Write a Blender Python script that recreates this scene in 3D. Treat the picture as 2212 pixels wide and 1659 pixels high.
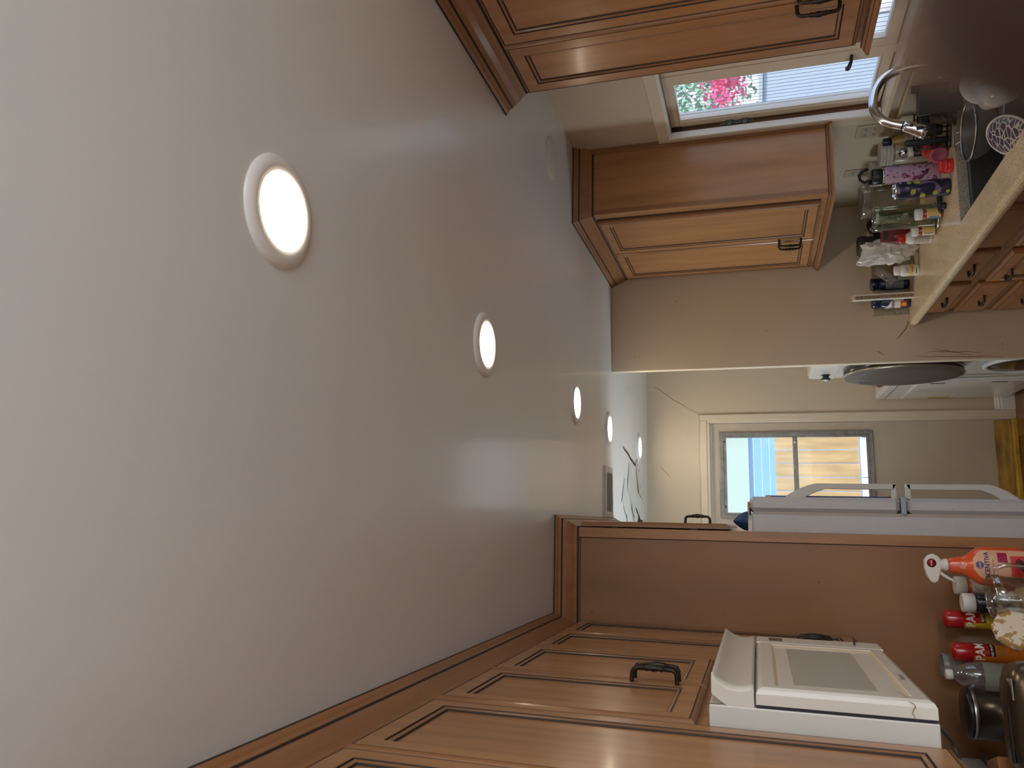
import bpy, bmesh, math, random
from mathutils import Vector, Matrix, noise
from math import sin, cos, pi, radians, sqrt, atan2, hypot

random.seed(7)
scn = bpy.context.scene
COL = scn.collection
for o in list(bpy.data.objects):
    bpy.data.objects.remove(o, do_unlink=True)

# ------------------------------------------------------------------ camera (phone held upright, picture stored on its side)
cd = bpy.data.cameras.new('camera'); cam = bpy.data.objects.new('camera', cd); COL.objects.link(cam)
cd.sensor_fit = 'HORIZONTAL'; cd.lens = 6.8; cd.sensor_width = 6.8 * 2212 / 1680.62
cd.clip_start = 0.005; cd.clip_end = 100
cd.dof.use_dof = True; cd.dof.focus_distance = 2.9; cd.dof.aperture_fstop = 1.8
YAW, PITCH, ROLL = -0.18135584, 0.30041509, -0.03167119
def cam_axes():
    r = Vector((1, 0, 0)); f = Vector((0, 1, 0)); u = Vector((0, 0, 1))
    r, f = cos(YAW)*r + sin(YAW)*f, -sin(YAW)*r + cos(YAW)*f
    f, u = cos(PITCH)*f + sin(PITCH)*u, -sin(PITCH)*f + cos(PITCH)*u
    r, u = cos(ROLL)*r + sin(ROLL)*u, -sin(ROLL)*r + cos(ROLL)*u
    return r, u, f
_r, _u, _f = cam_axes()
CAMPOS = Vector((0, 0, 1.655))
# the picture lies on its side: image right is world down, image up is world right
M = Matrix((tuple(-_u), tuple(_r), tuple(-_f))).transposed().to_4x4()
M.translation = CAMPOS
cam.matrix_world = M
scn.camera = cam

# ------------------------------------------------------------------ world, sun, added fill lights, exposure
vs = scn.view_settings
scn.display_settings.display_device = 'sRGB'
vs.view_transform = 'Standard'; vs.look = 'None'; vs.exposure = 0.12; vs.gamma = 1.0; vs.use_curve_mapping = False
w = bpy.data.worlds.new('world'); scn.world = w; w.use_nodes = True
nt = w.node_tree; nt.nodes.clear()
wo = nt.nodes.new('ShaderNodeOutputWorld'); bg = nt.nodes.new('ShaderNodeBackground')
tc = nt.nodes.new('ShaderNodeTexCoord'); sp = nt.nodes.new('ShaderNodeSeparateXYZ'); cr = nt.nodes.new('ShaderNodeValToRGB')
cr.color_ramp.elements[0].position = 0.0; cr.color_ramp.elements[0].color = (.80, .86, .92, 1)
cr.color_ramp.elements[1].position = 0.6; cr.color_ramp.elements[1].color = (.42, .62, .95, 1)
nt.links.new(tc.outputs['Generated'], sp.inputs[0]); nt.links.new(sp.outputs['Z'], cr.inputs[0])
nt.links.new(cr.outputs[0], bg.inputs[0]); nt.links.new(bg.outputs[0], wo.inputs[0])
bg.inputs[1].default_value = 1.45

def lamp(name, kind, loc, energy, color, rot=(0, 0, 0), **kw):
    l = bpy.data.lights.new(name, kind); l.energy = energy; l.color = color
    for k, v in kw.items(): setattr(l, k, v)
    o = bpy.data.objects.new(name, l); o.location = loc; o.rotation_euler = rot; COL.objects.link(o); return o
sun = lamp('sun', 'SUN', (0, 0, 10), 6.0, (1, .95, .87), angle=radians(1))
sun.rotation_euler = Vector((.42, .50, -.76)).to_track_quat('-Z', 'Y').to_euler()
# added area light, unseen at the right wall, brightening ceiling and left cabinets
lamp('side_fill_light', 'AREA', (1.70, -1.8, 1.45), 60, (.90, .96, 1), (radians(98), 0, radians(90)), shape='RECTANGLE', size=2.2, size_y=1.3)
# added area light hidden beyond the fridge, brightening the passage end of the ceiling
lamp('passage_fill_light', 'AREA', (-0.73, 4.65, 1.60), 22, (.82, .94, 1), (radians(118), 0, -pi/2), shape='RECTANGLE', size=.36, size_y=1.1, spread=radians(150))

ZC = 2.43      # ceiling
CT = 0.870     # counter top
XR = 1.726     # right wall
XL = -0.75     # left wall
YB = 4.367     # stub wall at the end of the sink counter
YF = 5.87      # far wall

# ------------------------------------------------------------------ materials
MATS = {}
def new_mat(name):
    m = bpy.data.materials.new(name); m.use_nodes = True
    n = m.node_tree; b = n.nodes['Principled BSDF']; return m, n, b
def mat(name, col, rough=.5, metal=0, var=0.0, scale=8.0, bump=0.0, bscale=60.0, stretch=None, spec=.5, coat=0, emit=None, estr=0, sss=0, alpha=None):
    if name in MATS: return MATS[name]
    m, n, b = new_mat(name)
    b.inputs['Base Color'].default_value = (*col, 1); b.inputs['Roughness'].default_value = rough
    b.inputs['Metallic'].default_value = metal; b.inputs['Specular IOR Level'].default_value = spec
    b.inputs['Coat Weight'].default_value = coat; b.inputs['Coat Roughness'].default_value = .12
    t = n.nodes.new('ShaderNodeTexCoord'); src = t.outputs['Object']
    if stretch:
        mp = n.nodes.new('ShaderNodeMapping'); mp.inputs['Scale'].default_value = stretch
        n.links.new(src, mp.inputs[0]); src = mp.outputs[0]
    if var > 0:
        nz = n.nodes.new('ShaderNodeTexNoise'); nz.inputs['Scale'].default_value = scale; nz.inputs['Detail'].default_value = 5
        n.links.new(src, nz.inputs['Vector'])
        rp = n.nodes.new('ShaderNodeValToRGB')
        rp.color_ramp.elements[0].position = .3; rp.color_ramp.elements[1].position = .7
        rp.color_ramp.elements[0].color = (*[max(0, c*(1-var)) for c in col], 1)
        rp.color_ramp.elements[1].color = (*[min(1, c*(1+var)) for c in col], 1)
        n.links.new(nz.outputs['Fac'], rp.inputs[0]); n.links.new(rp.outputs[0], b.inputs['Base Color'])
    if bump > 0:
        nb = n.nodes.new('ShaderNodeTexNoise'); nb.inputs['Scale'].default_value = bscale; nb.inputs['Detail'].default_value = 3
        n.links.new(src, nb.inputs['Vector'])
        bp = n.nodes.new('ShaderNodeBump'); bp.inputs['Strength'].default_value = bump; bp.inputs['Distance'].default_value = .002
        n.links.new(nb.outputs['Fac'], bp.inputs['Height']); n.links.new(bp.outputs[0], b.inputs['Normal'])
    if emit:
        b.inputs['Emission Color'].default_value = (*emit, 1); b.inputs['Emission Strength'].default_value = estr
    MATS[name] = m; return m

def spots(m, size, thresh, col, scale=None, amount=1.0, randomize=1.0):
    """scatter small spots of another colour over a material's base colour"""
    n = m.node_tree; b = n.nodes['Principled BSDF']
    t = n.nodes.new('ShaderNodeTexCoord')
    v = n.nodes.new('ShaderNodeTexVoronoi'); v.inputs['Scale'].default_value = size; v.inputs['Randomness'].default_value = randomize
    n.links.new(t.outputs['Object'], v.inputs['Vector'])
    c = n.nodes.new('ShaderNodeMath'); c.operation = 'LESS_THAN'; c.inputs[1].default_value = thresh
    n.links.new(v.outputs['Distance'], c.inputs[0])
    sc = n.nodes.new('ShaderNodeMath'); sc.operation = 'GREATER_THAN'; sc.inputs[1].default_value = 1-amount
    sx = n.nodes.new('ShaderNodeSeparateColor'); n.links.new(v.outputs['Color'], sx.inputs[0]); n.links.new(sx.outputs[0], sc.inputs[0])
    ml = n.nodes.new('ShaderNodeMath'); ml.operation = 'MULTIPLY'; n.links.new(c.outputs[0], ml.inputs[0]); n.links.new(sc.outputs[0], ml.inputs[1])
    mx = n.nodes.new('ShaderNodeMix'); mx.data_type = 'RGBA'
    n.links.new(ml.outputs[0], mx.inputs[0])
    old = b.inputs['Base Color']
    if old.is_linked: n.links.new(old.links[0].from_socket, mx.inputs[6])
    else: mx.inputs[6].default_value = old.default_value
    mx.inputs[7].default_value = (*col, 1)
    n.links.new(mx.outputs[2], b.inputs['Base Color'])
    return m

def blobs(m, scale, thresh, col, detail=3, stretch=None, seed=0):
    """patches of another colour cut out of noise"""
    n = m.node_tree; b = n.nodes['Principled BSDF']
    t = n.nodes.new('ShaderNodeTexCoord'); mp = n.nodes.new('ShaderNodeMapping'); mp.inputs['Location'].default_value = (seed, seed*1.7, seed*.3)
    if stretch: mp.inputs['Scale'].default_value = stretch
    n.links.new(t.outputs['Object'], mp.inputs[0])
    nz = n.nodes.new('ShaderNodeTexNoise'); nz.inputs['Scale'].default_value = scale; nz.inputs['Detail'].default_value = detail
    n.links.new(mp.outputs[0], nz.inputs['Vector'])
    rp = n.nodes.new('ShaderNodeValToRGB'); rp.color_ramp.elements[0].position = thresh; rp.color_ramp.elements[1].position = thresh+.03
    rp.color_ramp.elements[0].color = (0, 0, 0, 1); rp.color_ramp.elements[1].color = (1, 1, 1, 1)
    n.links.new(nz.outputs['Fac'], rp.inputs[0])
    mx = n.nodes.new('ShaderNodeMix'); mx.data_type = 'RGBA'; n.links.new(rp.outputs[0], mx.inputs[0])
    old = b.inputs['Base Color']
    if old.is_linked: n.links.new(old.links[0].from_socket, mx.inputs[6])
    else: mx.inputs[6].default_value = old.default_value
    mx.inputs[7].default_value = (*col, 1); n.links.new(mx.outputs[2], b.inputs['Base Color'])
    return m

def glass(name, tint=(1, 1, 1), refl=.06, edge=.5, rough=.03, haze=0.0, hazecol=(.8, .8, .8)):
    """thin clear glass or plastic: see-through, mirror-like at grazing angles, optionally cloudy"""
    if name in MATS: return MATS[name]
    m = bpy.data.materials.new(name); m.use_nodes = True; n = m.node_tree; n.nodes.clear()
    out = n.nodes.new('ShaderNodeOutputMaterial'); tr = n.nodes.new('ShaderNodeBsdfTransparent'); gl = n.nodes.new('ShaderNodeBsdfGlossy')
    tr.inputs[0].default_value = (*tint, 1); gl.inputs['Roughness'].default_value = rough
    lw = n.nodes.new('ShaderNodeLayerWeight'); lw.inputs[0].default_value = .35
    mr = n.nodes.new('ShaderNodeMapRange'); mr.inputs[3].default_value = refl; mr.inputs[4].default_value = edge
    n.links.new(lw.outputs['Facing'], mr.inputs[0])
    mx = n.nodes.new('ShaderNodeMixShader'); n.links.new(mr.outputs[0], mx.inputs[0]); n.links.new(tr.outputs[0], mx.inputs[1]); n.links.new(gl.outputs[0], mx.inputs[2])
    last = mx
    if haze > 0:
        df = n.nodes.new('ShaderNodeBsdfDiffuse'); df.inputs[0].default_value = (*hazecol, 1)
        tl = n.nodes.new('ShaderNodeBsdfTranslucent'); tl.inputs[0].default_value = (*hazecol, 1)
        ad = n.nodes.new('ShaderNodeMixShader'); ad.inputs[0].default_value = .4; n.links.new(df.outputs[0], ad.inputs[1]); n.links.new(tl.outputs[0], ad.inputs[2])
        m2 = n.nodes.new('ShaderNodeMixShader'); m2.inputs[0].default_value = haze; n.links.new(mx.outputs[0], m2.inputs[1]); n.links.new(ad.outputs[0], m2.inputs[2]); last = m2
    n.links.new(last.outputs[0], out.inputs[0]); MATS[name] = m; return m

WOOD = mat('maple_wood', (.37, .180, .072), .27, var=.16, scale=2.2, stretch=(9, 9, .9), coat=.12)
n_ = WOOD.node_tree
WOODD = mat('maple_wood_profile', (.28, .125, .048), .36, var=.14, scale=2.2, stretch=(7, 7, 1.2), coat=.12)
WOODH = mat('maple_wood_horizontal', (.30, .135, .052), .36, var=.15, scale=2.2, stretch=(8, .9, 8), coat=.12)
GLAZE = mat('dark_glaze', (.018, .009, .006), .6)
WOODB = mat('base_cabinet_wood', (.29, .125, .045), .38, var=.16, scale=2.5, stretch=(8, 1, 8), coat=.1)
PANELW = mat('tall_panel_wood', (.275, .135, .056), .42, var=.14, scale=2.0, stretch=(2.5, 9, 1.0), coat=.08)
spots(PANELW, 14, .035, (.04, .015, .01), amount=.5)
CEIL = mat('ceiling_paint', (.745, .775, .785), .36, var=.02, scale=2, bump=.12, bscale=45, spec=.5, coat=.35)
WALLP = mat('cream_wall_paint', (.60, .50, .375), .5, var=.04, scale=3, bump=.1, bscale=60)
spots(WALLP, 16, .045, (.12, .05, .02), amount=.22)
blobs(WALLP, 5, .70, (.50, .39, .26), seed=3)
WALLC = mat('clean_cream_paint', (.60, .50, .375), .5, var=.03, scale=3, bump=.08, bscale=60)
TRIMP = mat('cream_gloss_trim', (.68, .58, .45), .3, var=.03, scale=6)
WHITEP = mat('white_gloss_trim', (.80, .78, .74), .3)
DOORP = mat('door_paint', (.52, .44, .34), .4, var=.03)
GREYW = mat('grey_white_wall', (.76, .78, .78), .5)
GRAN = mat('speckled_counter', (.66, .51, .32), .28, var=.10, scale=9, coat=.1)
spots(GRAN, 190, .36, (.26, .16, .08), amount=.35); spots(GRAN, 120, .24, (.06, .04, .03), amount=.22); spots(GRAN, 310, .30, (.75, .66, .50), amount=.3)
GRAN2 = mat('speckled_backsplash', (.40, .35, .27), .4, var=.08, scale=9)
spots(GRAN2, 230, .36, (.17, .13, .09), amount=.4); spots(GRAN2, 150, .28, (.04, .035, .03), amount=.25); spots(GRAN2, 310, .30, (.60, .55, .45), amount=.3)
FLOORM = mat('floor_wood', (.16, .06, .022), .35, var=.25, scale=3, stretch=(9, 1, 1))
BRONZE = mat('dark_bronze', (.035, .028, .022), .38, .7, var=.3, scale=60)
CHROME = mat('chrome', (.72, .73, .75), .12, 1)
STEEL = mat('brushed_steel', (.42, .41, .40), .3, 1, var=.05)
DSTEEL = mat('dark_steel', (.08, .07, .06), .25, .85)
ALU = mat('aged_aluminium', (.27, .26, .245), .4, .75, var=.2, scale=30)
WHITE = mat('white_plastic', (.74, .73, .70), .35)
MWHITE = mat('appliance_white', (.72, .71, .68), .22, var=.02, coat=.25)
MSIDE = mat('painted_steel_white', (.66, .67, .66), .35); spots(MSIDE, 26, .06, (.22, .09, .05), amount=.25)
FRW = mat('fridge_white', (.52, .53, .56), .3, bump=.5, bscale=260, var=.04, scale=5); spots(FRW, 60, .10, (.22, .18, .13), amount=.10); blobs(FRW, 60, .73, (.36, .32, .26), detail=6, seed=5)
BLACK = mat('black_plastic', (.012, .012, .013), .35)
DARKG = mat('dark_gasket', (.10, .10, .105), .5)
GLASSM = glass('clear_glass'); 

# ------------------------------------------------------------------ mesh helpers
class MB:
    def __init__(s): s.v = []; s.f = []; s.m = []; s.sm = []
    def quad(s, pts, mi=0, sm=False):
        b = len(s.v); s.v += [tuple(p) for p in pts]; s.f.append(tuple(range(b, b+len(pts)))); s.m.append(mi); s.sm.append(sm); return s
    def box(s, x0, x1, y0, y1, z0, z1, mi=0):
        b = len(s.v)
        s.v += [(x0, y0, z0), (x1, y0, z0), (x1, y1, z0), (x0, y1, z0), (x0, y0, z1), (x1, y0, z1), (x1, y1, z1), (x0, y1, z1)]
        for q in ((0, 3, 2, 1), (4, 5, 6, 7), (0, 1, 5, 4), (1, 2, 6, 5), (2, 3, 7, 6), (3, 0, 4, 7)):
            s.f.append(tuple(b+i for i in q)); s.m.append(mi); s.sm.append(False)
        return s
    def grid(s, rows, mi=0, closed=True, sm=True, cap0=False, cap1=False):
        """rows: list of rings (equal length)"""
        b = len(s.v); n = len(rows[0])
        for r in rows: s.v += [tuple(p) for p in r]
        for i in range(len(rows)-1):
            for j in range(n if closed else n-1):
                k = (j+1) % n
                s.f.append((b+i*n+j, b+i*n+k, b+(i+1)*n+k, b+(i+1)*n+j)); s.m.append(mi[i] if isinstance(mi, (list, tuple)) else mi); s.sm.append(sm)
        if cap0: s.f.append(tuple(b+j for j in reversed(range(n)))); s.m.append(mi[0] if isinstance(mi, (list, tuple)) else mi); s.sm.append(False)
        if cap1: s.f.append(tuple(b+(len(rows)-1)*n+j for j in range(n))); s.m.append(mi[-1] if isinstance(mi, (list, tuple)) else mi); s.sm.append(False)
        return s
    def lathe(s, prof, c=(0, 0, 0), n=28, mi=0, sx=1, sy=1, p=2, cap0=True, cap1=True, axis='z', sm=True):
        """prof: (radius, height); p > 2 squares the outline off"""
        rows = []
        for r, h in prof:
            ring = []
            for j in range(n):
                a = 2*pi*j/n; ca, sa = cos(a), sin(a)
                k = 1 if p == 2 else (abs(ca)**p+abs(sa)**p)**(-1/p)
                x, y = r*ca*k*sx, r*sa*k*sy
                q = (x, y, h) if axis == 'z' else ((h, x, y) if axis == 'x' else (y, h, x))
                ring.append((c[0]+q[0], c[1]+q[1], c[2]+q[2]))
            rows.append(ring)
        return s.grid(rows, mi, True, sm, cap0, cap1)
    def tube(s, pts, r, n=10, mi=0, caps=True):
        pts = [Vector(p) for p in pts]; rows = []
        up = Vector((0, 0, 1)); prev = None
        for i, p in enumerate(pts):
            t = (pts[min(i+1, len(pts)-1)]-pts[max(i-1, 0)]).normalized()
            if prev is None:
                a = t.cross(up) if abs(t.dot(up)) < .9 else t.cross(Vector((1, 0, 0)))
            else: a = prev-t*prev.dot(t)
            a.normalize(); prev = a; bb = t.cross(a)
            rr = r[i] if isinstance(r, (list, tuple)) else r
            rows.append([p+a*(rr*cos(2*pi*j/n))+bb*(rr*sin(2*pi*j/n)) for j in range(n)])
        return s.grid(rows, mi, True, True, caps, caps)
    def sphere(s, c, r, n=16, mi=0, sx=1, sy=1, sz=1, a0=-pi/2, a1=pi/2):
        m = max(4, n//2)
        prof = [(max(1e-4, r*cos(a0+(a1-a0)*i/m)), sz*r*sin(a0+(a1-a0)*i/m)) for i in range(m+1)]
        return s.lathe(prof, c, n, mi, sx, sy)
    def torus(s, c, R, r, n=32, k=8, mi=0, axis='z', sx=1, sy=1):
        pts = []
        for i in range(n):
            a = 2*pi*i/n
            ring = []
            for j in range(k):
                b = 2*pi*j/k; rr = R+r*cos(b); h = r*sin(b)
                x, y = rr*cos(a)*sx, rr*sin(a)*sy
                q = (x, y, h) if axis == 'z' else ((h, x, y) if axis == 'x' else (y, h, x))
                ring.append((c[0]+q[0], c[1]+q[1], c[2]+q[2]))
            pts.append(ring)
        pts.append(pts[0]); return s.grid(pts, mi, True, True)
    def sweep(s, prof, path, side=1, closed=False, mi=0):
        """prof: (out, z[, material]) swept along plan path with mitres; out is to the right of travel when side=1"""
        path = [Vector(p) for p in path]; rows = []
        N = len(path)
        for i, p in enumerate(path):
            d1 = (path[i]-path[i-1]).normalized() if i > 0 else None
            d2 = (path[i+1]-path[i]).normalized() if i < N-1 else None
            nn = [Vector((d.y, -d.x))*side for d in (d1, d2) if d is not None]
            o = nn[0] if len(nn) == 1 else (nn[0]+nn[1])/(1+nn[0].dot(nn[1]))
            rows.append([(p.x+o.x*q[0], p.y+o.y*q[0], q[1]) for q in prof])
        b = len(s.v); n = len(prof)
        for r in rows: s.v += r
        for i in range(N-1):
            for j in range(n-1):
                s.f.append((b+i*n+j, b+(i+1)*n+j, b+(i+1)*n+j+1, b+i*n+j+1)); s.m.append(prof[j][2] if len(prof[j]) > 2 else mi); s.sm.append(False)
        s.f.append(tuple(b+j for j in range(n))); s.m.append(mi); s.sm.append(False)
        s.f.append(tuple(b+(N-1)*n+j for j in reversed(range(n)))); s.m.append(mi); s.sm.append(False)
        return s
    def xf(s, fn, start=0):
        for i in range(start, len(s.v)): s.v[i] = tuple(fn(*s.v[i]))
        return s

LOC = {}
def link(name, me, parent=None):
    o = bpy.data.objects.new(name, me); COL.objects.link(o)
    if parent is not None: o.parent = parent
    return o
def build(name, mb, mats, parent=None, local=False, bevel=0, seg=2, smooth=None, solid=0):
    """one mesh object; coordinates are world ones unless local (then they are the parent's)"""
    if not isinstance(mats, (list, tuple)): mats = [mats]
    off = Vector((0, 0, 0))
    if parent is not None and not local: off = LOC.get(parent.name, Vector((0, 0, 0)))
    me = bpy.data.meshes.new(name)
    me.from_pydata([Vector(v)-off for v in mb.v], [], mb.f)
    for i, p in enumerate(me.polygons): p.material_index = mb.m[i]; p.use_smooth = mb.sm[i]
    for m in mats: me.materials.append(m)
    bm = bmesh.new(); bm.from_mesh(me)
    bmesh.ops.remove_doubles(bm, verts=bm.verts, dist=1e-6)
    bmesh.ops.recalc_face_normals(bm, faces=bm.faces)
    bm.to_mesh(me); bm.free()
    o = link(name, me, parent)
    if parent is not None: LOC[o.name] = off
    if bevel:
        md = o.modifiers.new('bevel', 'BEVEL'); md.width = bevel; md.segments = seg; md.limit_method = 'ANGLE'; md.angle_limit = radians(40)
        md.harden_normals = False
    if solid:
        md = o.modifiers.new('solid', 'SOLIDIFY'); md.thickness = solid; md.offset = 0
    return o
def thing(name, label, cat, loc=(0, 0, 0), rotz=0, group=None):
    o = bpy.data.objects.new(name, None); COL.objects.link(o); o.empty_display_size = .05
    o.location = loc; o.rotation_euler = (0, 0, rotz); o['label'] = label; o['category'] = cat
    if group: o['group'] = group
    LOC[o.name] = Vector(loc); return o
def tag(o, label, cat, group=None):
    o['label'] = label; o['category'] = cat
    if group: o['group'] = group
    return o
def struct(name, mb, mats, label=None, **kw):
    o = build(name, mb, mats, **kw); o['kind'] = 'structure'
    if label: o['label'] = label
    LOC[o.name] = Vector((0, 0, 0)); return o

def text_mesh(txt, size, name, m, parent, fn, sx=1.0, bold=0.0, align='CENTER', ext=.0):
    """flat lettering mapped onto a surface by fn(u, v) -> local point"""
    cu = bpy.data.curves.new('t', 'FONT'); cu.body = txt; cu.size = size; cu.align_x = align; cu.align_y = 'CENTER'
    cu.offset = bold; cu.resolution_u = 2
    to = bpy.data.objects.new('t', cu); COL.objects.link(to)
    dg = bpy.context.evaluated_depsgraph_get(); me = bpy.data.meshes.new_from_object(to.evaluated_get(dg))
    bpy.data.objects.remove(to, do_unlink=True)
    bm = bmesh.new(); bm.from_mesh(me)
    bmesh.ops.triangulate(bm, faces=bm.faces)
    for v in bm.verts: v.co = Vector(fn(v.co.x*sx, v.co.y))
    bm.to_mesh(me); bm.free(); me.materials.clear(); me.materials.append(m)
    return link(name, me, parent)
def cyl_fn(r, z0, a0=0.0, sy=1.0, squash=None):
    """wrap onto a cylinder, centred on local -Y"""
    def fn(u, v):
        a = u/r+a0; return (r*sin(a), -r*cos(a)*sy, z0+v)
    return fn
def cyl_patch(mb, r, z0, z1, a0, a1, mi=0, n=14, sy=1.0):
    rows = [[(r*sin(a0+(a1-a0)*j/n), -r*cos(a0+(a1-a0)*j/n)*sy, z) for j in range(n+1)] for z in (z0, z1)]
    return mb.grid(rows, mi, closed=False)
def face_cam(x, y): return atan2(-x, y)     # turns local -Y towards the photographer

# ------------------------------------------------------------------ room shell
struct('floor', MB().box(XL-.1, XR+.1, -3.1, YF+.12, -.1, 0), FLOORM)
# floor boards in the lit part of the passage
fl = bpy.data.objects['floor']
FB = mat('floor_board', (.19, .075, .028), .32, var=.22, scale=4, stretch=(7, 1.2, 1), coat=.15)
k = 0
for i in range(16):
    x0 = -.74+i*.15
    if x0+.148 > XR: break
    for j in range(3):
        y0 = 2.2+j*1.3-(i % 3)*.4; y1 = min(y0+1.297, YF-.02)
        if y1 <= y0: continue
        build('board', MB().box(x0, x0+.147, y0, y1, -.002, .004), FB, fl)
struct('ceiling', MB().box(XL-.1, XR+.1, -3.1, YF+.12, ZC, ZC+.1), CEIL)
struct('wall_left', MB().box(XL-.1, XL, -3.1, YF+.12, 0, ZC), GREYW)
# right wall with a window opening
WY0, WY1, WZ0, WZ1 = 2.12, 3.335, 1.10, 1.985
mb = MB(); mb.box(XR, XR+.09, -3.1, -2.5, 0, ZC); mb.box(XR, XR+.09, -.3, WY0, 0, ZC); mb.box(XR, XR+.09, -2.5, -.3, 0, .8); mb.box(XR, XR+.09, -2.5, -.3, 2.1, ZC); mb.box(XR, XR+.09, WY1, YF+.12, 0, ZC)
mb.box(XR, XR+.09, WY0, WY1, 0, WZ0); mb.box(XR, XR+.09, WY0, WY1, WZ1, ZC)
struct('wall_right', mb, WALLC)
# wall at the end of the sink counter
wb = struct('wall_back', MB().box(.852, XR, YB, YB+.045, 0, ZC), WALLP, bevel=.004)
# far wall with a door opening
DX0, DX1, DZ = -.07, .735, 1.965
mb = MB(); mb.box(XL, DX0, YF, YF+.12, 0, ZC); mb.box(DX1, XR, YF, YF+.12, 0, ZC); mb.box(DX0, DX1, YF, YF+.12, DZ, ZC)
struct('wall_far', mb, WALLC)
# rear wall behind the photographer with its window opening
mb = MB(); mb.box(XL, -.5, -3.1, -3.0, 0, ZC); mb.box(1.4, XR, -3.1, -3.0, 0, ZC); mb.box(-.5, 1.4, -3.1, -3.0, 0, .7); mb.box(-.5, 1.4, -3.1, -3.0, 2.2, ZC)
struct('wall_rear', mb, WALLC)

# cracks and marks drawn by damage in the paint
CRK = mat('crack_shadow', (.05, .03, .02), .8)
SCR = mat('brown_scuff', (.24, .10, .035), .7)
def crack(parent, pts, wd, axis, m=CRK):
    mb = MB(); P = [Vector(p) for p in pts]
    rows = []
    for i, p in enumerate(P):
        t = (P[min(i+1, len(P)-1)]-P[max(i-1, 0)]).normalized(); nrm = Vector(axis); s = t.cross(nrm)*wd*(.4+.6*sin(pi*(i+.5)/len(P)))*.5
        rows.append([p+s+nrm*.0012, p-s+nrm*.0012])
    mb.grid(rows, 0, closed=False, sm=False)
    return build('crack', mb, m, parent)
wf = bpy.data.objects['wall_far']; ce = bpy.data.objects['ceiling']
def wiggle(a, b, n=9, amp=.01):
    a, b = Vector(a), Vector(b)
    return [a.lerp(b, i/n)+Vector((random.uniform(-amp, amp)*(b.y == a.y or 1), 0, random.uniform(-amp, amp))) for i in range(n+1)]
crack(wf, wiggle((1.02, YF, 2.38), (.80, YF, 2.04), 8, .008), .0028, (0, -1, 0))
crack(wf, wiggle((.33, YF, 2.26), (.42, YF, 2.33), 5, .004), .0028, (0, -1, 0))
for (a, b) in (((.88, YB, .86), (.86, YB, .45)), ((.90, YB, .80), (.89, YB, .55)), ((.92, YB, .77), (.875, YB, .60))):
    crack(wb, wiggle(a, b, 12, .004), .003, (0, -1, 0), SCR)
crack(wb, wiggle((.915, YB, 1.03), (.89, YB, .995), 6, .002), .003, (0, -1, 0))
crack(wb, [(1.066, YB, .872), (1.03, YB, .885), (1.0, YB, .91), (.975, YB, .93)], .006, (0, -1, 0), SCR)
def cwig(a, b, n, amp): return [Vector(a).lerp(Vector(b), i/n)+Vector((random.uniform(-amp, amp), random.uniform(-amp, amp), 0)) for i in range(n+1)]
crack(ce, cwig((.47, 4.75, ZC), (.36, 5.45, ZC), 9, .012), .02, (0, 0, -1))
crack(ce, cwig((.78, 4.75, ZC), (.90, 5.15, ZC), 9, .03), .012, (0, 0, -1), mat('plaster_ridge', (.62, .60, .56), .5))
# peeling strips of ceiling skin by the passage wall
PEEL = mat('peeling_paint', (.60, .58, .55), .6); VOID = mat('ceiling_void', (.03, .025, .02), .9)
build('torn_hole', MB().quad([(.26, 5.42, ZC-.012), (.12, 5.50, ZC-.012), (-.10, 5.52, ZC-.012), (-.10, 5.20, ZC-.012), (.04, 5.30, ZC-.012), (.12, 5.40, ZC-.012)]), VOID, ce)
for k, (x0, y0, x1, y1, dr, wd) in enumerate([(.30, 4.95, .06, 5.44, .055, .18), (.20, 4.75, .02, 4.98, .02, .16), (.42, 5.32, .16, 5.42, .04, .10), (.10, 5.55, -.04, 5.68, .07, .10), (.22, 5.05, .02, 5.20, .035, .12)]):
    a = Vector((x0, y0, 0)); b = Vector((x1, y1, 0)); d = (b-a).normalized(); s = Vector((-d.y, d.x, 0))
    rows = []
    for i in range(9):
        t = i/8; p = a.lerp(b, t); z = ZC-.003-dr*.6*t*t*t; ww = wd*(.5-.16*t)*(1+.25*sin(i*2.1+k))
        rows.append([p+s*(ww*(j/4-1)*1.0+ww*j/4)+Vector((random.uniform(-.006, .006), random.uniform(-.010, .010) if i == 8 else 0, z+.0012*sin(j*1.7+i))) for j in range(5)])
    build('peeling_flap', MB().grid(rows, 0, closed=False, sm=False), PEEL, ce)

# baseboard by the far door
mb = MB(); mb.sweep([(0, .0), (.014, 0), (.014, .075), (.011, .082), (.011, .095), (.006, .102), (.006, .112), (0, .118)], [(XR, YF), (.797, YF)], side=-1)
struct('baseboard_far', mb, WHITEP)

# far door: casing, slab with a framed light in it
cs = [(0, 0), (.016, 0), (.020, .012), (.020, .030), (.014, .040), (.010, .043), (0, .045)]
def casing(mb, pts, flip=1):
    pass
mb = MB()
mb.box(.752, .797, YF-.018, YF, 0, 2.04); mb.box(.738, .757, YF-.012, YF, 0, 1.99); mb.box(.7345, .742, YF-.004, YF+.10, 0, 1.965)
mb.box(-.13, .7515, YF-.018, YF, 1.992, 2.04); mb.box(-.09, .7375, YF-.012, YF, 1.972, 1.993)
mb.box(-.13, -.085, YF-.018, YF, 0, 1.9915); mb.box(-.0850, -.071, YF-.012, YF, 0, 1.9715)
struct('trim_1', mb, TRIMP, 'cream painted casing round the far door', bevel=.003)
d1 = struct('door_1', MB().box(-.068, .047, YF+.02, YF+.06, .13, 1.96).box(.668, .732, YF+.02, YF+.06, .13, 1.96).box(.047, .668, YF+.02, YF+.06, 1.905, 1.96).box(.047, .668, YF+.02, YF+.06, .13, .872), DOORP)
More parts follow.
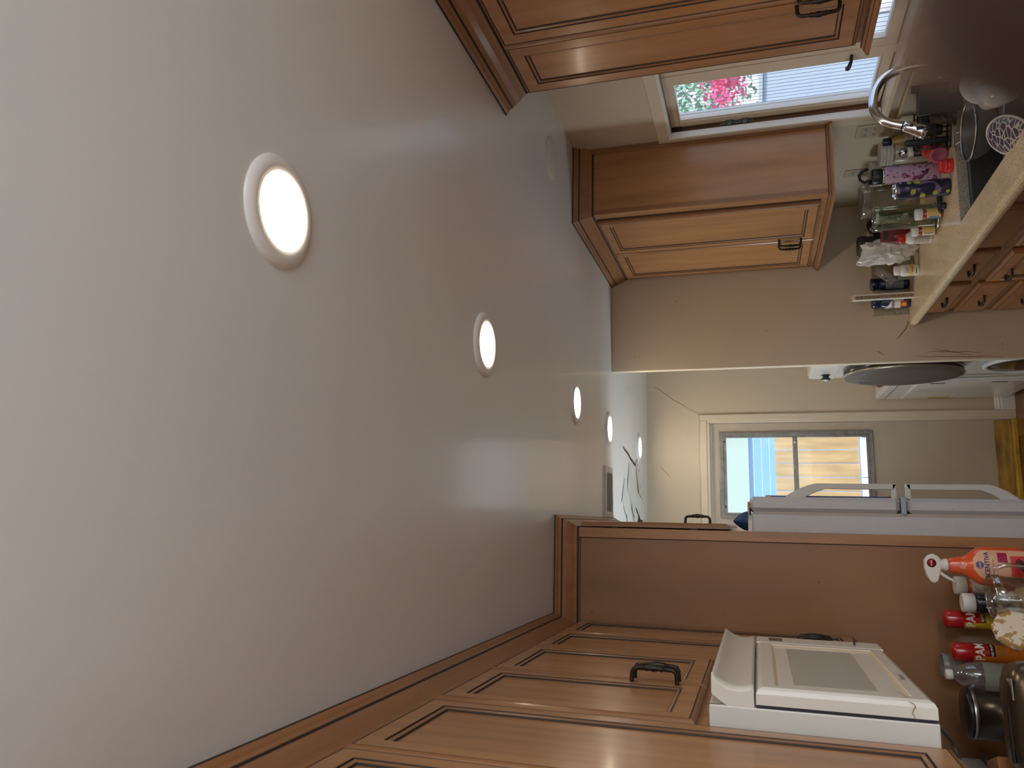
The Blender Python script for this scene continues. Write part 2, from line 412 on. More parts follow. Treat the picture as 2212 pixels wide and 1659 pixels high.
mb = MB().box(.047, .668, YF+.006, YF+.03, 1.878, 1.905).box(.047, .668, YF+.006, YF+.03, .872, .899).box(.047, .072, YF+.006, YF+.03, .899, 1.878).box(.643, .668, YF+.006, YF+.03, .899, 1.878)
mb.box(.072, .643, YF+.014, YF+.03, 1.858, 1.878).box(.072, .643, YF+.014, YF+.03, .899, .915).box(.072, .088, YF+.014, YF+.03, .915, 1.858).box(.627, .643, YF+.014, YF+.03, .915, 1.858)
build('window_frame', mb, ALU, d1, bevel=.002)
build('meeting_rail', MB().box(.088, .627, YF+.002, YF+.022, 1.367, 1.399), ALU, d1, bevel=.003)
for (x, z) in ((.60, 1.868), (.13, 1.868), (.235, 1.383)):
    build('screw', MB().lathe([(.006, 0), (.005, -.003), (.001, -.004)], (x, YF+(.014 if z > 1.5 else .002), z), 10, axis='y'), BRONZE, d1)
build('latch', MB().lathe([(.013, 0), (.013, -.004), (.006, -.006), (.006, -.012), (.001, -.013)], (.592, YF+.002, 1.383), 14, axis='y'), mat('worn_white_metal', (.7, .7, .7), .3, .5), d1)
PANE = glass('door_glass', (.98, 1, 1), .05, .4, haze=.05, hazecol=(.9, .95, 1))
build('pane', MB().box(.086, .629, YF+.024, YF+.028, 1.398, 1.86), PANE, d1)
build('pane', MB().box(.086, .629, YF+.024, YF+.028, .913, 1.368), PANE, d1)
OLDW = mat('weathered_gold_wood', (.40, .24, .045), .55, var=.45, scale=6, stretch=(1, 1, 5))
build('kick_plate', MB().box(-.068, .732, YF+.012, YF+.05, .03, .13), OLDW, d1, bevel=.002)
build('threshold', MB().box(-.07, .735, YF-.03, YF+.08, .001, .028), mat('ochre_threshold', (.55, .33, .03), .5, var=.3), d1, bevel=.004)

# ------------------------------------------------------------------ right window
win = struct('window_1', MB().box(XR+.04, XR+.088, WY1-.001, WY1+.03, WZ0, WZ1), TRIMP)
# casing on the wall
mb = MB()
def ring_yz(mb, y0, y1, z0, z1, wd, xa, xb, mi=0):
    mb.box(xa, xb, y0, y1, z1-wd, z1, mi); mb.box(xa, xb, y0, y1, z0, z0+wd, mi)
    mb.box(xa, xb, y0, y0+wd, z0+wd, z1-wd, mi); mb.box(xa, xb, y1-wd, y1, z0+wd, z1-wd, mi)
mb.box(XR-.014, XR, 3.333, 3.40, 1.10, 2.034); mb.box(XR-.014, XR, 2.04, 3.3325, 1.983, 2.034); mb.box(XR-.014, XR, 2.04, 2.12, 1.10, 1.982)
build('casing', mb, TRIMP, win, bevel=.003)
build('casing_stop', MB().box(XR-.018, XR+.012, 3.318, 3.334, 1.11, 1.984).box(XR-.017, XR+.012, 2.12, 3.3175, 1.972, 1.984), WHITEP, win, bevel=.002)
JW = mat('bare_brown_jamb', (.13, .055, .022), .6, var=.5, scale=5, stretch=(6, 6, 1))
build('jamb', MB().box(XR+.004, XR+.075, WY1-.012, WY1, WZ0, WZ1-.002), JW, win)
build('jamb_head', MB().box(XR+.004, XR+.088, WY0, WY1-.013, WZ1-.012, WZ1), mat('grey_green_head', (.34, .33, .27), .5), win)
mb = MB().box(XR+.02, XR+.05, WY1-.018, WY1-.012, 1.925, 1.968).box(XR+.026, XR+.044, WY1-.022, WY1-.018, 1.93, 1.963)
build('corner_plate', mb, mat('rusty_plate', (.03, .02, .015), .5, .5, var=.5), win, bevel=.001)
mb = MB().box(XR+.018, XR+.052, WY1-.019, WY1-.012, 1.62, 1.76)
for zc in (1.655, 1.72): mb.lathe([(.026, 0), (.026, -.004), (.022, -.007)], (XR+.036, WY1-.019, zc), 20, axis='y', sx=.6)
build('hinge', mb, mat('grey_hinge', (.12, .13, .13), .4, .7), win, bevel=.001)
# fixed centre post and sashes
build('mullion', MB().box(XR+.03, XR+.07, 2.895, 2.945, WZ0, WZ1-.012), TRIMP, win, bevel=.003)
def sash(y0, y1, z0, z1, x):
    mb = MB(); ring_yz(mb, y0, y1, z0, z1, .038, x, x+.035); s = build('sash', mb, TRIMP, win, bevel=.003)
    mb = MB(); ring_yz(mb, y0+.038, y1-.038, z0+.038, z1-.038, .007, x+.008, x+.03); build('glazing_bead', mb, WHITEP, s)
    build('pane', MB().box(x+.016, x+.019, y0+.04, y1-.04, z0+.04, z1-.04), WPANE, s)
WPANE = glass('rain_marked_glass', (.99, .99, 1), .03, .14, haze=.05, hazecol=(.85, .92, 1))
sash(2.935, 3.318, 1.112, 1.985-.012, XR+.034)
sash(2.16, 2.90, 1.112, 1.985-.012, XR+.034)
# outer storm frame and the ribbed screen behind the glass
STORM = mat('storm_frame', (.78, .80, .82), .4)
mb = MB(); ring_yz(mb, 2.13, WY1, WZ0, WZ1, .026, XR+.070, XR+.078); mb.box(XR+.070, XR+.078, 2.88, 2.94, WZ0+.026, WZ1-.026)
mb.box(XR+.078, XR+.086, 3.290, 3.300, WZ0+.03, WZ1-.03)
build('storm_frame', mb, STORM, win)
mb = MB(); y = 2.17
while y < 3.30:
    mb.box(XR+.080, XR+.0812, y, y+.0016, WZ0, WZ1); y += .027
scrn = build('screen_rib', mb, mat('screen_rib_grey', (.20, .27, .34), .6), win); scrn['kind'] = 'stuff'
mb = MB().tube([(XR+.03, 2.925, 1.262), (XR+.012, 2.935, 1.264), (XR+.008, 2.965, 1.268), (XR+.012, 2.985, 1.272)], [.006, .006, .008, .010], 10)
build('latch', mb, BRONZE, win)
# stool and apron
build('stool', MB().box(XR-.05, XR+.04, 1.95, 3.43, 1.086, 1.108), TRIMP, win, bevel=.004)

# outlets
def outlet(label, y, z, wd, ht, n):
    t = thing('outlet', label, 'outlet', (XR, y, z))
    build('cover_plate', MB().box(XR-.006, XR, y-wd/2, y+wd/2, z-ht/2, z+ht/2), mat('almond_plate', (.50, .43, .33), .4), t, bevel=.003)
    for i in range(n):
        yy = y+(i-(n-1)/2)*.046
        s = build('socket', MB().box(XR-.008, XR-.006, yy-.017, yy+.017, z-.035, z+.035), mat('almond_socket', (.45, .39, .30), .4), t, bevel=.002)
        for zz in (z-.018, z+.018):
            for yo in (-.0065, .0065): build('slot', MB().box(XR-.0085, XR-.0079, yy+yo-.0015, yy+yo+.0015, zz-.006, zz+.006), BLACK, s)
outlet('double outlet plate between the window and the counter, right of the hanging cabinet', 3.50, 1.13, .116, .115, 2)
outlet('single switch plate on the wall right above the ribbed jar lids', 3.93, 1.135, .075, .115, 1)

# ------------------------------------------------------------------ cabinets
MW = [WOOD, GLAZE, WOODD]
PROF = [(0, 0, 2), (0, .012, 2), (.0035, .0175, 2), (.009, .020, 1), (.0105, .0190, 1), (.012, .020, 0), (.050, .020, 1), (.0515, .0165, 1), (.053, .0165, 2), (.0545, .0185, 2), (.061, .0165, 1), (.0625, .0135, 1), (.0645, .0125, 0)]
DPROF = [(0, 0, 2), (0, .010, 2), (.004, .0165, 2), (.013, .020, 1), (.015, .0188, 1), (.0165, .020, 0)]
def rings(mb, T, u0, u1, v0, v1, prof, cap=True):
    b = len(mb.v)
    for (ins, n, mi) in prof:
        for (u, v) in ((u0+ins, v0+ins), (u1-ins, v0+ins), (u1-ins, v1-ins), (u0+ins, v1-ins)): mb.v.append(T(u, v, n))
    for i in range(len(prof)-1):
        for j in range(4):
            k = (j+1) % 4
            mb.f.append((b+i*4+j, b+i*4+k, b+i*4+4+k, b+i*4+4+j)); mb.m.append(prof[i][2]); mb.sm.append(False)
    mb.f.append((b, b+3, b+2, b+1)); mb.m.append(0); mb.sm.append(False)
    if cap: q = b+(len(prof)-1)*4; mb.f.append((q, q+1, q+2, q+3)); mb.m.append(0); mb.sm.append(False)
def TX(x, s):        # door plane at x, facing s along X; u is world Y, v is world Z
    return lambda u, v, n: (x+s*n, u, v)
def pull(T, u, v0, v1, parent, out=.032, horizontal=False, n0=.020, r=.0052):
    pts = []; rad = []
    L = v1-v0; c = (v0+v1)/2
    def P(a, n): return T(u, a, n) if not horizontal else T(a, u, n)
    seq = [(v0, 0, .006), (v0, .004, .005), (v0, .010, r), (v0+.001, out*.7, r), (v0+.005, out*.93, r), (v0+.012, out, r), (c-.022, out+.001, r*1.05), (c-.019, out+.001, r*1.45), (c-.012, out+.002, r*1.2), (c, out+.002, r*1.75),
           (c+.012, out+.002, r*1.2), (c+.019, out+.001, r*1.45), (c+.022, out+.001, r*1.05), (v1-.012, out, r), (v1-.005, out*.93, r), (v1-.001, out*.7, r), (v1, .010, r), (v1, .004, .005), (v1, 0, .006)]
    mb = MB(); mb.tube([P(a, n0+n) for a, n, _ in seq], [q[2] for q in seq], 10)
    return build('handle', mb, BRONZE, parent)
def cab_door(parent, T, u0, u1, v0, v1, hu=None, hv=None, name='door', **kw):
    mb = MB(); rings(mb, T, u0, u1, v0, v1, PROF, cap=False); d = build(name, mb, MW, parent)
    i = .0640; a = T(u0+i, v0+i, .003); b = T(u1-i, v1-i, .0127)
    lo = [min(a[k], b[k]) for k in range(3)]; hi = [max(a[k], b[k]) for k in range(3)]
    build('door_panel', MB().box(lo[0], hi[0], lo[1], hi[1], lo[2], hi[2]), WOOD, d)
    if hu is not None: pull(T, hu, hv[0], hv[1], d, **kw)
    return d
def drawer(parent, T, u0, u1, v0, v1, h=True, name='drawer', W=None):
    mb = MB(); rings(mb, T, u0, u1, v0, v1, DPROF); d = build(name, mb, [W or WOODB, GLAZE, W or WOODB], parent)
    if h:
        c = (u0+u1)/2; pull(T, (v0+v1)/2+.004, c-.048, c+.048, d, horizontal=True, out=.026)
    return d
CROWN = [(0, 2.338, 0), (.004, 2.338, 1), (.005, 2.344, 1), (.006, 2.346, 2), (.010, 2.356, 2), (.018, 2.368, 2), (.026, 2.384, 2), (.031, 2.398, 1), (.0335, 2.402, 1), (.034, 2.404, 2), (.037, 2.412, 2), (.042, 2.416, 2), (.047, 2.424, 1), (.048, ZC-.001, 0), (0, ZC-.001, 0)]
RAIL = [(0, 1.325, 2), (.010, 1.325, 1), (.011, 1.322, 2), (.018, 1.316, 1), (.020, 1.314, 2), (.028, 1.308, 2), (.028, 1.300, 0), (0, 1.300, 0)]
MC = [WOODD, GLAZE, WOODH]

# right wall cabinet nearest the camera
ca = thing('wall_cabinet', 'maple wall cabinet hanging in front of the window, nearest on the right', 'cabinet', (1.56, 1.9, 1.325))
build('carcass', MB().box(1.40, XR, 1.45, 2.272, 1.325, 2.345), WOOD, ca)
T = TX(1.40, -1)
cab_door(ca, T, 1.996, 2.258, 1.340, 2.335, 2.022, (1.405, 1.512))
cab_door(ca, T, 1.730, 1.992, 1.340, 2.335, 1.966, (1.405, 1.512))
cab_door(ca, T, 1.464, 1.726, 1.340, 2.335)
mb = MB().sweep(CROWN, [(1.40, 1.45), (1.40, 2.272), (XR, 2.272)], side=-1); build('crown_molding', mb, MC, ca)
mb = MB().sweep(RAIL, [(1.40, 1.45), (1.40, 2.272), (XR, 2.272)], side=-1); build('light_rail', mb, MC, ca)
# right wall cabinet between window and end wall
cb = thing('wall_cabinet', 'maple wall cabinet between the window and the end wall, its plain side showing', 'cabinet', (1.56, 3.87, 1.325))
build('carcass', MB().box(1.40, XR-.001, 3.37, YB-.001, 1.325, 2.345), WOOD, cb)
build('side_stile', MB().box(1.40, 1.422, 3.366, 3.372, 1.326, 2.345), WOODD, cb, bevel=.001)
build('scribe_strip', MB().box(1.700, XR-.001, 3.362, 3.372, 1.326, 2.345), WOODD, cb, bevel=.002)
cab_door(cb, T, 3.435, 3.873, 1.348, 2.335, 3.850, (1.412, 1.512))
cab_door(cb, T, 3.877, 4.300, 1.348, 2.335, 3.900, (1.412, 1.512))
build('face_gap', MB().box(1.3975, 1.40, 3.424, 3.436, 1.35, 2.33), GLAZE, cb)
mb = MB().sweep(CROWN, [(XR-.001, 3.37), (1.40, 3.37), (1.40, YB-.002)], side=-1); build('crown_molding', mb, MC, cb)
mb = MB().sweep(RAIL, [(XR-.001, 3.37), (1.40, 3.37), (1.40, YB-.002)], side=-1); build('light_rail', mb, MC, cb)

# left run of wall cabinets
TL = TX(-.40, 1)
def left_cab(label, y0, y1, z0, doors):
    c = thing('wall_cabinet', label, 'cabinet', (-.58, (y0+y1)/2, z0))
    build('carcass', MB().box(XL+.001, -.40, y0+.0005, y1-.0005, z0, 2.345), WOOD, c)
    for d in doors: cab_door(c, TL, *d)
    return c
left_cab('tall maple wall cabinet nearest the camera, left of the microwave', .49, 1.652, 1.325, [(.50, .868, 1.338, 2.335), (.872, 1.250, 1.338, 2.335, 1.225, (1.41, 1.51)), (1.256, 1.634, 1.338, 2.335, 1.281, (1.41, 1.51))])
left_cab('short maple wall cabinet with two bronze pulls right above the microwave', 1.652, 2.418, 1.762, [(1.659, 2.016, 1.785, 2.335, 1.992, (1.851, 1.959)), (2.020, 2.411, 1.785, 2.335, 2.044, (1.851, 1.959))])
left_cab('maple wall cabinet in the corner between microwave and tall panel', 2.418, 3.108, 1.325, [(2.424, 2.764, 1.338, 2.335, 2.740, (1.44, 1.54)), (2.768, 3.102, 1.338, 2.335, 2.792, (1.44, 1.54))])
# crown along the left run, round the tall panel and over the fridge cabinet
cm = build('crown_molding', MB().sweep(CROWN, [(-.40, .49), (-.40, 3.11), (-.022, 3.11), (-.022, 4.10), (-.022, 4.44)], side=1), MC)
tag(cm, 'maple crown molding along the left cabinets and round the tall panel', 'molding')
# tall side panel
tp = thing('tall_panel', 'tall maple side panel between the left counter and the fridge', 'cabinet panel', (-.39, 3.12, 0))
build('panel', MB().box(XL+.001, -.026, 3.112, 3.134, 0, 2.345), PANELW, tp)
build('edge_stile', MB().box(-.060, -.022, 3.106, 3.136, 0, 2.342), WOOD, tp, bevel=.0015)
build('glaze_line', MB().box(-.0625, -.0602, 3.1105, 3.1125, .88, 2.342), GLAZE, tp)
build('glaze_line', MB().box(-.3985, -.0602, 3.1105, 3.1125, 2.332, 2.3345), GLAZE, tp)
# cabinet above the fridge, its doors seen edge on
fc = thing('fridge_cabinet', 'maple cabinet over the fridge seen edge on, one bronze pull', 'cabinet', (-.38, 3.6, 1.75))
build('carcass', MB().box(XL+.001, -.022, 3.1345, 4.44, 1.75, 2.345), WOOD, fc)
TF = TX(-.016, 1)
cab_door(fc, TF, 3.139, 3.78, 1.762, 2.336, 3.175, (1.832, 1.926), out=.026)
cab_door(fc, TF, 3.784, 4.42, 1.762, 2.336)
build('hinge', MB().box(-.021, -.016, 3.137, 3.150, 2.19, 2.21), BRONZE, fc); build('hinge', MB().box(-.021, -.016, 3.137, 3.150, 1.88, 1.90), BRONZE, fc)

# right base cabinets and drawers
TB = TX(1.11, -1)
b1 = thing('base_cabinet', 'maple base cabinet with a drawer stack against the end wall', 'cabinet', (1.4, 4.08, 0))
build('carcass', MB().box(1.11, XR-.001, 3.805, YB-.001, .10, .827), WOODB, b1)
drawer(b1, TB, 3.835, 4.320, .700, .815); drawer(b1, TB, 3.835, 4.320, .528, .672); drawer(b1, TB, 3.835, 4.320, .335, .505); drawer(b1, TB, 3.835, 4.320, .125, .315)
build('toe_kick', MB().box(1.17, 1.19, 3.805, YB-.001, 0, .10), WOODB, b1)
b2 = thing('base_cabinet', 'maple base cabinet with one drawer over a slightly open door', 'cabinet', (1.4, 3.58, 0))
build('carcass', MB().box(1.11, XR-.001, 3.365, 3.804, .10, .827), WOODB, b2)
drawer(b2, TB, 3.382, 3.770, .700, .815)
d = cab_door(b2, TX(1.108, -1), 3.40, 3.80, .125, .655); pull(TX(1.108, -1), .600, 3.62, 3.71, d, horizontal=True, out=.026)
build('toe_kick', MB().box(1.17, 1.19, 3.365, 3.804, 0, .10), WOODB, b2)
b3 = thing('base_cabinet', 'maple sink base cabinet with plain drawer fronts under the sink', 'cabinet', (1.4, 2.7, 0))
build('carcass', MB().box(1.11, XR-.001, 2.30, 3.364, .10, .60), WOODB, b3)
build('face_frame', MB().box(1.11, 1.13, 2.30, 3.364, .60, .827), WOODB, b3)
drawer(b3, TB, 2.910, 3.330, .695, .812, h=False); drawer(b3, TB, 2.440, 2.870, .695, .812, h=False)
cab_door(b3, TB, 2.91, 3.33, .125, .665); cab_door(b3, TB, 2.44, 2.87, .125, .665)
b4 = thing('base_cabinet', 'maple base cabinet nearest the camera on the sink side', 'cabinet', (1.4, 1.6, 0))
build('carcass', MB().box(1.11, XR-.001, .9, 2.299, .10, .827), WOODB, b4)
drawer(b4, TB, 1.62, 2.27, .695, .812); cab_door(b4, TB, 1.62, 2.27, .125, .665)

# sink counter with an opening for the sink
SY0, SY1, SX0, SX1 = 2.30, 3.235, 1.172, 1.615
ct = thing('countertop', 'speckled beige worktop with sink opening along the right wall', 'countertop', (1.39, 2.6, .83))
def slab(x0, x1, y0, y1): return MB().box(x0, x1, y0, y1, CT-.038, CT)
mb = MB()
# plan outline with a hole, extruded
o = [(1.062, .9), (XR-.001, .9), (XR-.001, YB-.001), (1.062, YB-.001)]
h = []
rr = .02
for (cx, cy, a0) in ((SX1-rr, SY1-rr, 0), (SX0+rr, SY1-rr, 90), (SX0+rr, SY0+rr, 180), (SX1-rr, SY0+rr, 270)):
    for i in range(5): a = radians(a0+i*22.5); h.append((cx+rr*cos(a), cy+rr*sin(a)))
for z, flip in ((CT, 0), (CT-.038, 1)):
    for q in (((1.062, .9), (XR-.001, .9), (SX1, SY0), (SX0, SY0)), ((SX1, SY0), (XR-.001, .9), (XR-.001, YB-.001), (SX1, SY1)), ((SX0, SY1), (SX1, SY1), (XR-.001, YB-.001), (1.062, YB-.001)), ((1.062, .9), (SX0, SY0), (SX0, SY1), (1.062, YB-.001))):
        mb.quad([(x, y, z) for x, y in q])
for a, b in zip(o, o[1:]+o[:1]): mb.quad([(*a, CT-.038), (*b, CT-.038), (*b, CT), (*a, CT)])
hh = [(SX0, SY0), (SX1, SY0), (SX1, SY1), (SX0, SY1)]
for a, b in zip(hh, hh[1:]+hh[:1]): mb.quad([(*a, CT-.038), (*b, CT-.038), (*b, CT), (*a, CT)], 1)
build('slab', mb, [GRAN, GRAN2], ct)
# rounded front lip
lip = [(0, CT-.045)]+[(.024*sin(radians(a))*1.0, CT-.0225-.0225*cos(radians(a))) for a in range(0, 181, 20)]+[(0, CT)]
ml = MB().sweep([(q[0], q[1]+.0006) for q in lip], [(1.063, .9), (1.063, YB-.001)], side=-1); build('rounded_edge', ml, GRAN, ct)
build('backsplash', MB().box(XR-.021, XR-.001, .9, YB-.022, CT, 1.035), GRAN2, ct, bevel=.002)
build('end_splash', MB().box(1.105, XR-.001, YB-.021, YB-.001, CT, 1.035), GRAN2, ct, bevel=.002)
build('caulk_line', MB().box(XR-.024, XR-.0005, 2.0, YB-.022, 1.0352, 1.043).box(1.103, XR-.0245, YB-.023, YB-.0005, 1.0352, 1.041), mat('yellowed_caulk', (.62, .48, .27), .5), ct)
# undermount double sink
SK = mat('dark_composite_sink', (.055, .055, .055), .35, var=.15, scale=200)
sk = thing('sink', 'dark grey double bowl sink under the speckled worktop', 'sink', (1.4, 2.77, .65))
def bowl(y0, y1):
    mb = MB(); z0, z1 = .655, CT-.039; t = .008
    rings(mb, lambda u, v, n: (u, v, n), SX0-.004, SX1+.004, y0, y1, [(0, z0-.008, 0), (0, z1, 0), (.016, z1, 0), (.020, z1-.006, 0), (.030, z0+.02, 0), (.05, z0, 0)])
    b = build('bowl', mb, SK, sk, bevel=.003)
    build('drain', MB().lathe([(.001, z0+.001), (.03, z0+.002), (.042, z0+.004), (.044, z0)], ((SX0+SX1)/2, (y0+y1)/2, 0), 24), STEEL, b)
bowl(2.80, SY1+.006); bowl(SY0-.006, 2.795)

# left counter under the microwave run
lc = thing('countertop', 'speckled worktop on the left, mostly below the picture edge', 'countertop', (-.42, 1.6, .83))
build('slab', MB().box(XL+.001, -.058, .2, 3.105, CT-.040, CT-.002), GRAN, lc, bevel=.010, seg=4)
build('backsplash', MB().box(XL+.001, XL+.021, .2, 3.105, CT-.002, .972), mat('grey_brown_splash', (.16, .13, .11), .5, var=.3), lc, bevel=.002)
lb = thing('base_cabinet', 'maple base cabinet under the left worktop', 'cabinet', (-.42, 1.6, 0))
build('carcass', MB().box(XL+.001, -.10, .2, 3.105, .10, CT-.041), WOODB, lb)
for i in range(4):
    drawer(lb, TX(-.10, 1), .24+i*.72, .92+i*.72, .695, .812); cab_door(lb, TX(-.10, 1), .24+i*.72, .92+i*.72, .125, .665)

# ------------------------------------------------------------------ over the range microwave
mw = thing('microwave', 'white over-the-range microwave under the left cabinets', 'microwave', (-.55, 2.035, 1.35))
build('body', MB().box(XL+.004, -.347, 1.658, 2.412, 1.350, 1.757), MSIDE, mw, bevel=.003)
YN, YG = 1.659, 2.411
# door face with recessed window and side control strip
def slabx(x0, x1, y0, y1, z0, z1): return MB().box(x0, x1, y0, y1, z0, z1)
mb = MB(); Tm = TX(-.341, 1)
rings(mb, Tm, YN, 2.30, 1.352, 1.668, [(0, 0, 0), (0, .020, 0), (.004, .028, 0), (.012, .032, 0), (.036, .032, 0), (.038, .030, 1), (.043, .0275, 0), (.046, .0275, 0)], cap=True)
dr = build('door', mb, [MWHITE, mat('yellowed_edge', (.62, .50, .30), .4)], mw)
build('viewing_window', MB().box(-.3140, -.3128, 1.735, 2.225, 1.440, 1.595), mat('grey_mesh_window', (.40, .39, .36), .3), dr)
mb = MB(); mb.box(-.341, -.3095, 2.301, YG, 1.352, 1.668); cp = build('control_panel', mb, MWHITE, mw, bevel=.004)
build('display', MB().box(-.3098, -.3085, 2.335, 2.385, 1.600, 1.635), mat('dark_display', (.05, .03, .03), .2), cp)
KEY = mat('faded_key_print', (.38, .33, .30), .6); mb = MB()
for i in range(9):
    for j in range(3): mb.box(-.3096, -.3090, 2.330+j*.024, 2.338+j*.024, 1.575-i*.021, 1.580-i*.021)
build('key_print', mb, KEY, cp)['kind'] = 'stuff'
build('door_seam', MB().box(-.345, -.314, 2.2995, 2.3015, 1.353, 1.667), BLACK, mw)
build('gasket_gap', MB().box(-.348, -.340, YN+.001, YG-.002, 1.354, 1.668), mat('navy_gap', (.01, .01, .03), .5), mw)
MARK = mat('grey_logo', (.12, .12, .13), .5)
text_mesh('Panasonic', .017, 'logo', MARK, mw, lambda u, v: Vector((-.3084, 1.90+u, 1.375+v))-LOC[mw.name])
build('door_stick', MB().box(-.309, -.296, 2.345, 2.350, 1.415, 1.420), BLACK, mw)
# cracked corner, drawn as a dark hairline
crack(mw, [(-.3085, 1.74, 1.415), (-.3085, 1.705, 1.405), (-.3085, 1.68, 1.400), (-.3085, 1.672, 1.398)], .0016, (1, 0, 0), SCR)
crack(mw, [(-.311, 1.6585, 1.400), (-.315, 1.6585, 1.392), (-.320, 1.6585, 1.389), (-.326, 1.6585, 1.393), (-.332, 1.6585, 1.395), (-.339, 1.6585, 1.391)], .0016, (0, -1, 0), SCR)
# tilted vent cover, its top hanging forward
mb = MB(); NV = 10; rows = []
prof = []
for i in range(NV+1):
    t = i/NV; z = 1.672+t*.080; xf = -.308+t*.016-.012*sin(pi*t)
    prof.append((xf, z))
back = [(p[0]-.034-.012*(1-i/NV), p[1]) for i, p in enumerate(prof)]
for y in (YN, YN+.006, YN+.03, (YN+YG)/2, YG-.03, YG-.006, YG):
    e = .006 if y in (YN, YG) else 0
    rows.append([(x-e, y, z) for x, z in prof]+[(x, y, z) for x, z in reversed(back)])
mb.grid(rows, 0, closed=True, sm=True, cap0=True, cap1=True)
build('vent_cover', mb, MWHITE, mw)
mb = MB()
for i in range(14): mb.box(-.318, -.300, 1.70+i*.05, 1.735+i*.05, 1.7525, 1.7535)
build('vent_slot', mb, DARKG, mw)
build('bracket', MB().box(-.36, -.347, 1.662, 1.668, 1.735, 1.757), BLACK, mw)
build('power_cord', MB().tube([(-.372, 1.80, 1.348), (-.372, 1.74, 1.335), (-.385, 1.70, 1.325), (-.41, 1.68, 1.318)], .0028, 8), BLACK, mw)

# ------------------------------------------------------------------ fridge
fr = thing('fridge', 'white top-freezer fridge with two arched handles behind the tall panel', 'fridge', (-.35, 3.54, 0))
build('body', MB().box(-.70, .044, 3.150, 3.93, .02, 1.674), FRW, fr, bevel=.006)
build('gasket', MB().box(.044, .054, 3.158, 3.92, .06, 1.668), mat('gasket_beige', (.42, .38, .33), .5), fr)
def fdoor(name, z0, z1):
    mb = MB(); mb.box(.054, .110, 3.152, 3.93, z0, z1)
    return build(name, mb, FRW, fr, bevel=.014, seg=1)
f1 = fdoor('freezer_door', 1.158, 1.682); f2 = fdoor('fridge_door', .06, 1.134)
build('middle_hinge', MB().box(.05, .116, 3.150, 3.19, 1.137, 1.155).lathe([(.010, 1.136), (.010, 1.156)], (.100, 3.165, 0), 12), mat('grey_hinge_metal', (.28, .33, .38), .4, .4), fr, bevel=.002)
build('top_strip', MB().box(.046, .09, 3.156, 3.92, 1.6825, 1.690), mat('chipped_pink_beige', (.62, .42, .30), .6, var=.3), fr, bevel=.002)
def fhandle(parent, za, zb, ztop, up):
    """arched grab handle standing out of the door's near edge"""
    o = [(.107, za), (.118, za+(ztop-za)*.10), (.140, za+(ztop-za)*.42), (.155, za+(ztop-za)*.75), (.163, ztop), (.163, zb)]
    i = [(.107, za+(ztop-za)*.62), (.114, za+(ztop-za)*.72), (.128, ztop+(zb-ztop)*-.02), (.143, ztop+(zb-ztop)*.12), (.142, ztop+(zb-ztop)*.30), (.142, zb+(ztop-zb)*.045)]
    mb = MB(); ya, yb = 3.176, 3.205
    n = len(o)
    rows = [[(x, ya, z) for x, z in o], [(x, yb, z) for x, z in o], [(x, yb, z) for x, z in i], [(x, ya, z) for x, z in i], [(x, ya, z) for x, z in o]]
    mb.grid(rows, 0, closed=False, sm=False)
    s = -1 if zb < ztop else 1
    mb.box(.107, .1635, ya, yb, min(zb, zb-s*.016), max(zb, zb-s*.016))
    return build('handle', mb, mat('handle_white', (.55, .56, .55), .35), parent, bevel=.003)
fhandle(f1, 1.555, 1.162, 1.44, 1); fhandle(f2, .765, 1.131, .86, -1)
t = thing('board', 'thin blue edged board hanging on the freezer door behind its handle', 'board', (.116, 3.5, 1.17))
build('backing', MB().box(.1115, .1185, 3.26, 3.80, 1.185, 1.60), mat('blue_board', (.03, .06, .28), .4), t, bevel=.001)
build('end_cap', MB().box(.1105, .1195, 3.255, 3.80, 1.60, 1.622), mat('tan_cap', (.55, .38, .25), .5), t, bevel=.001)
build('end_cap', MB().box(.1105, .1195, 3.255, 3.80, 1.172, 1.185), mat('brown_cap', (.18, .07, .05), .5), t, bevel=.001)
# folded blue bag on top of the fridge
mb = MB(); rows = []
for i in range(8):
    t_ = i/7; z = 1.690+.054*t_; hw = .030*(1-t_**1.7)+.004
    rows.append([(.016+hw*cos(2*pi*j/18)*(1+.12*cos(j*4.1)), 3.20+.05*sin(2*pi*j/18)*(1-.6*t_)*(1+.1*sin(j*5)), z) for j in range(18)])
bag = build('cloth_bag', mb.grid(rows, 0, True, False, True, True), mat('navy_cloth', (.010, .045, .16), .7)); tag(bag, 'crumpled dark blue bag tucked on top of the fridge', 'bag')

# ------------------------------------------------------------------ ceiling fittings
LENS = mat('lit_lens', (1, 1, 1), .5, emit=(1, .84, .62), estr=52)
RIMM = mat('white_trim_ring', (.80, .79, .78), .35)
names = ['largest round ceiling light, nearest the camera', 'second round ceiling light from the camera', 'third round ceiling light, in line with the end wall', 'fourth round ceiling light, beside the air vent', 'farthest round ceiling light, next to the far wall']
for (x, y), lb_ in zip(((.517, 1.096), (.523, 2.174), (.532, 3.425), (.510, 4.258), (.517, 5.437)), names):
    t = thing('ceiling_light', lb_, 'ceiling light', (x, y, ZC), group='round recessed ceiling lights')
    build('trim_ring', MB().lathe([(.066, ZC-.006), (.070, ZC-.011), (.085, ZC-.010), (.095, ZC-.006), (.0985, ZC-.001), (.099, ZC)], (x, y, 0), 48, cap0=False, cap1=False), RIMM, t)
    build('lens', MB().lathe([(.0005, ZC-.0065), (.067, ZC-.0065), (.0675, ZC-.004)], (x, y, 0), 40, cap0=False), LENS, t)
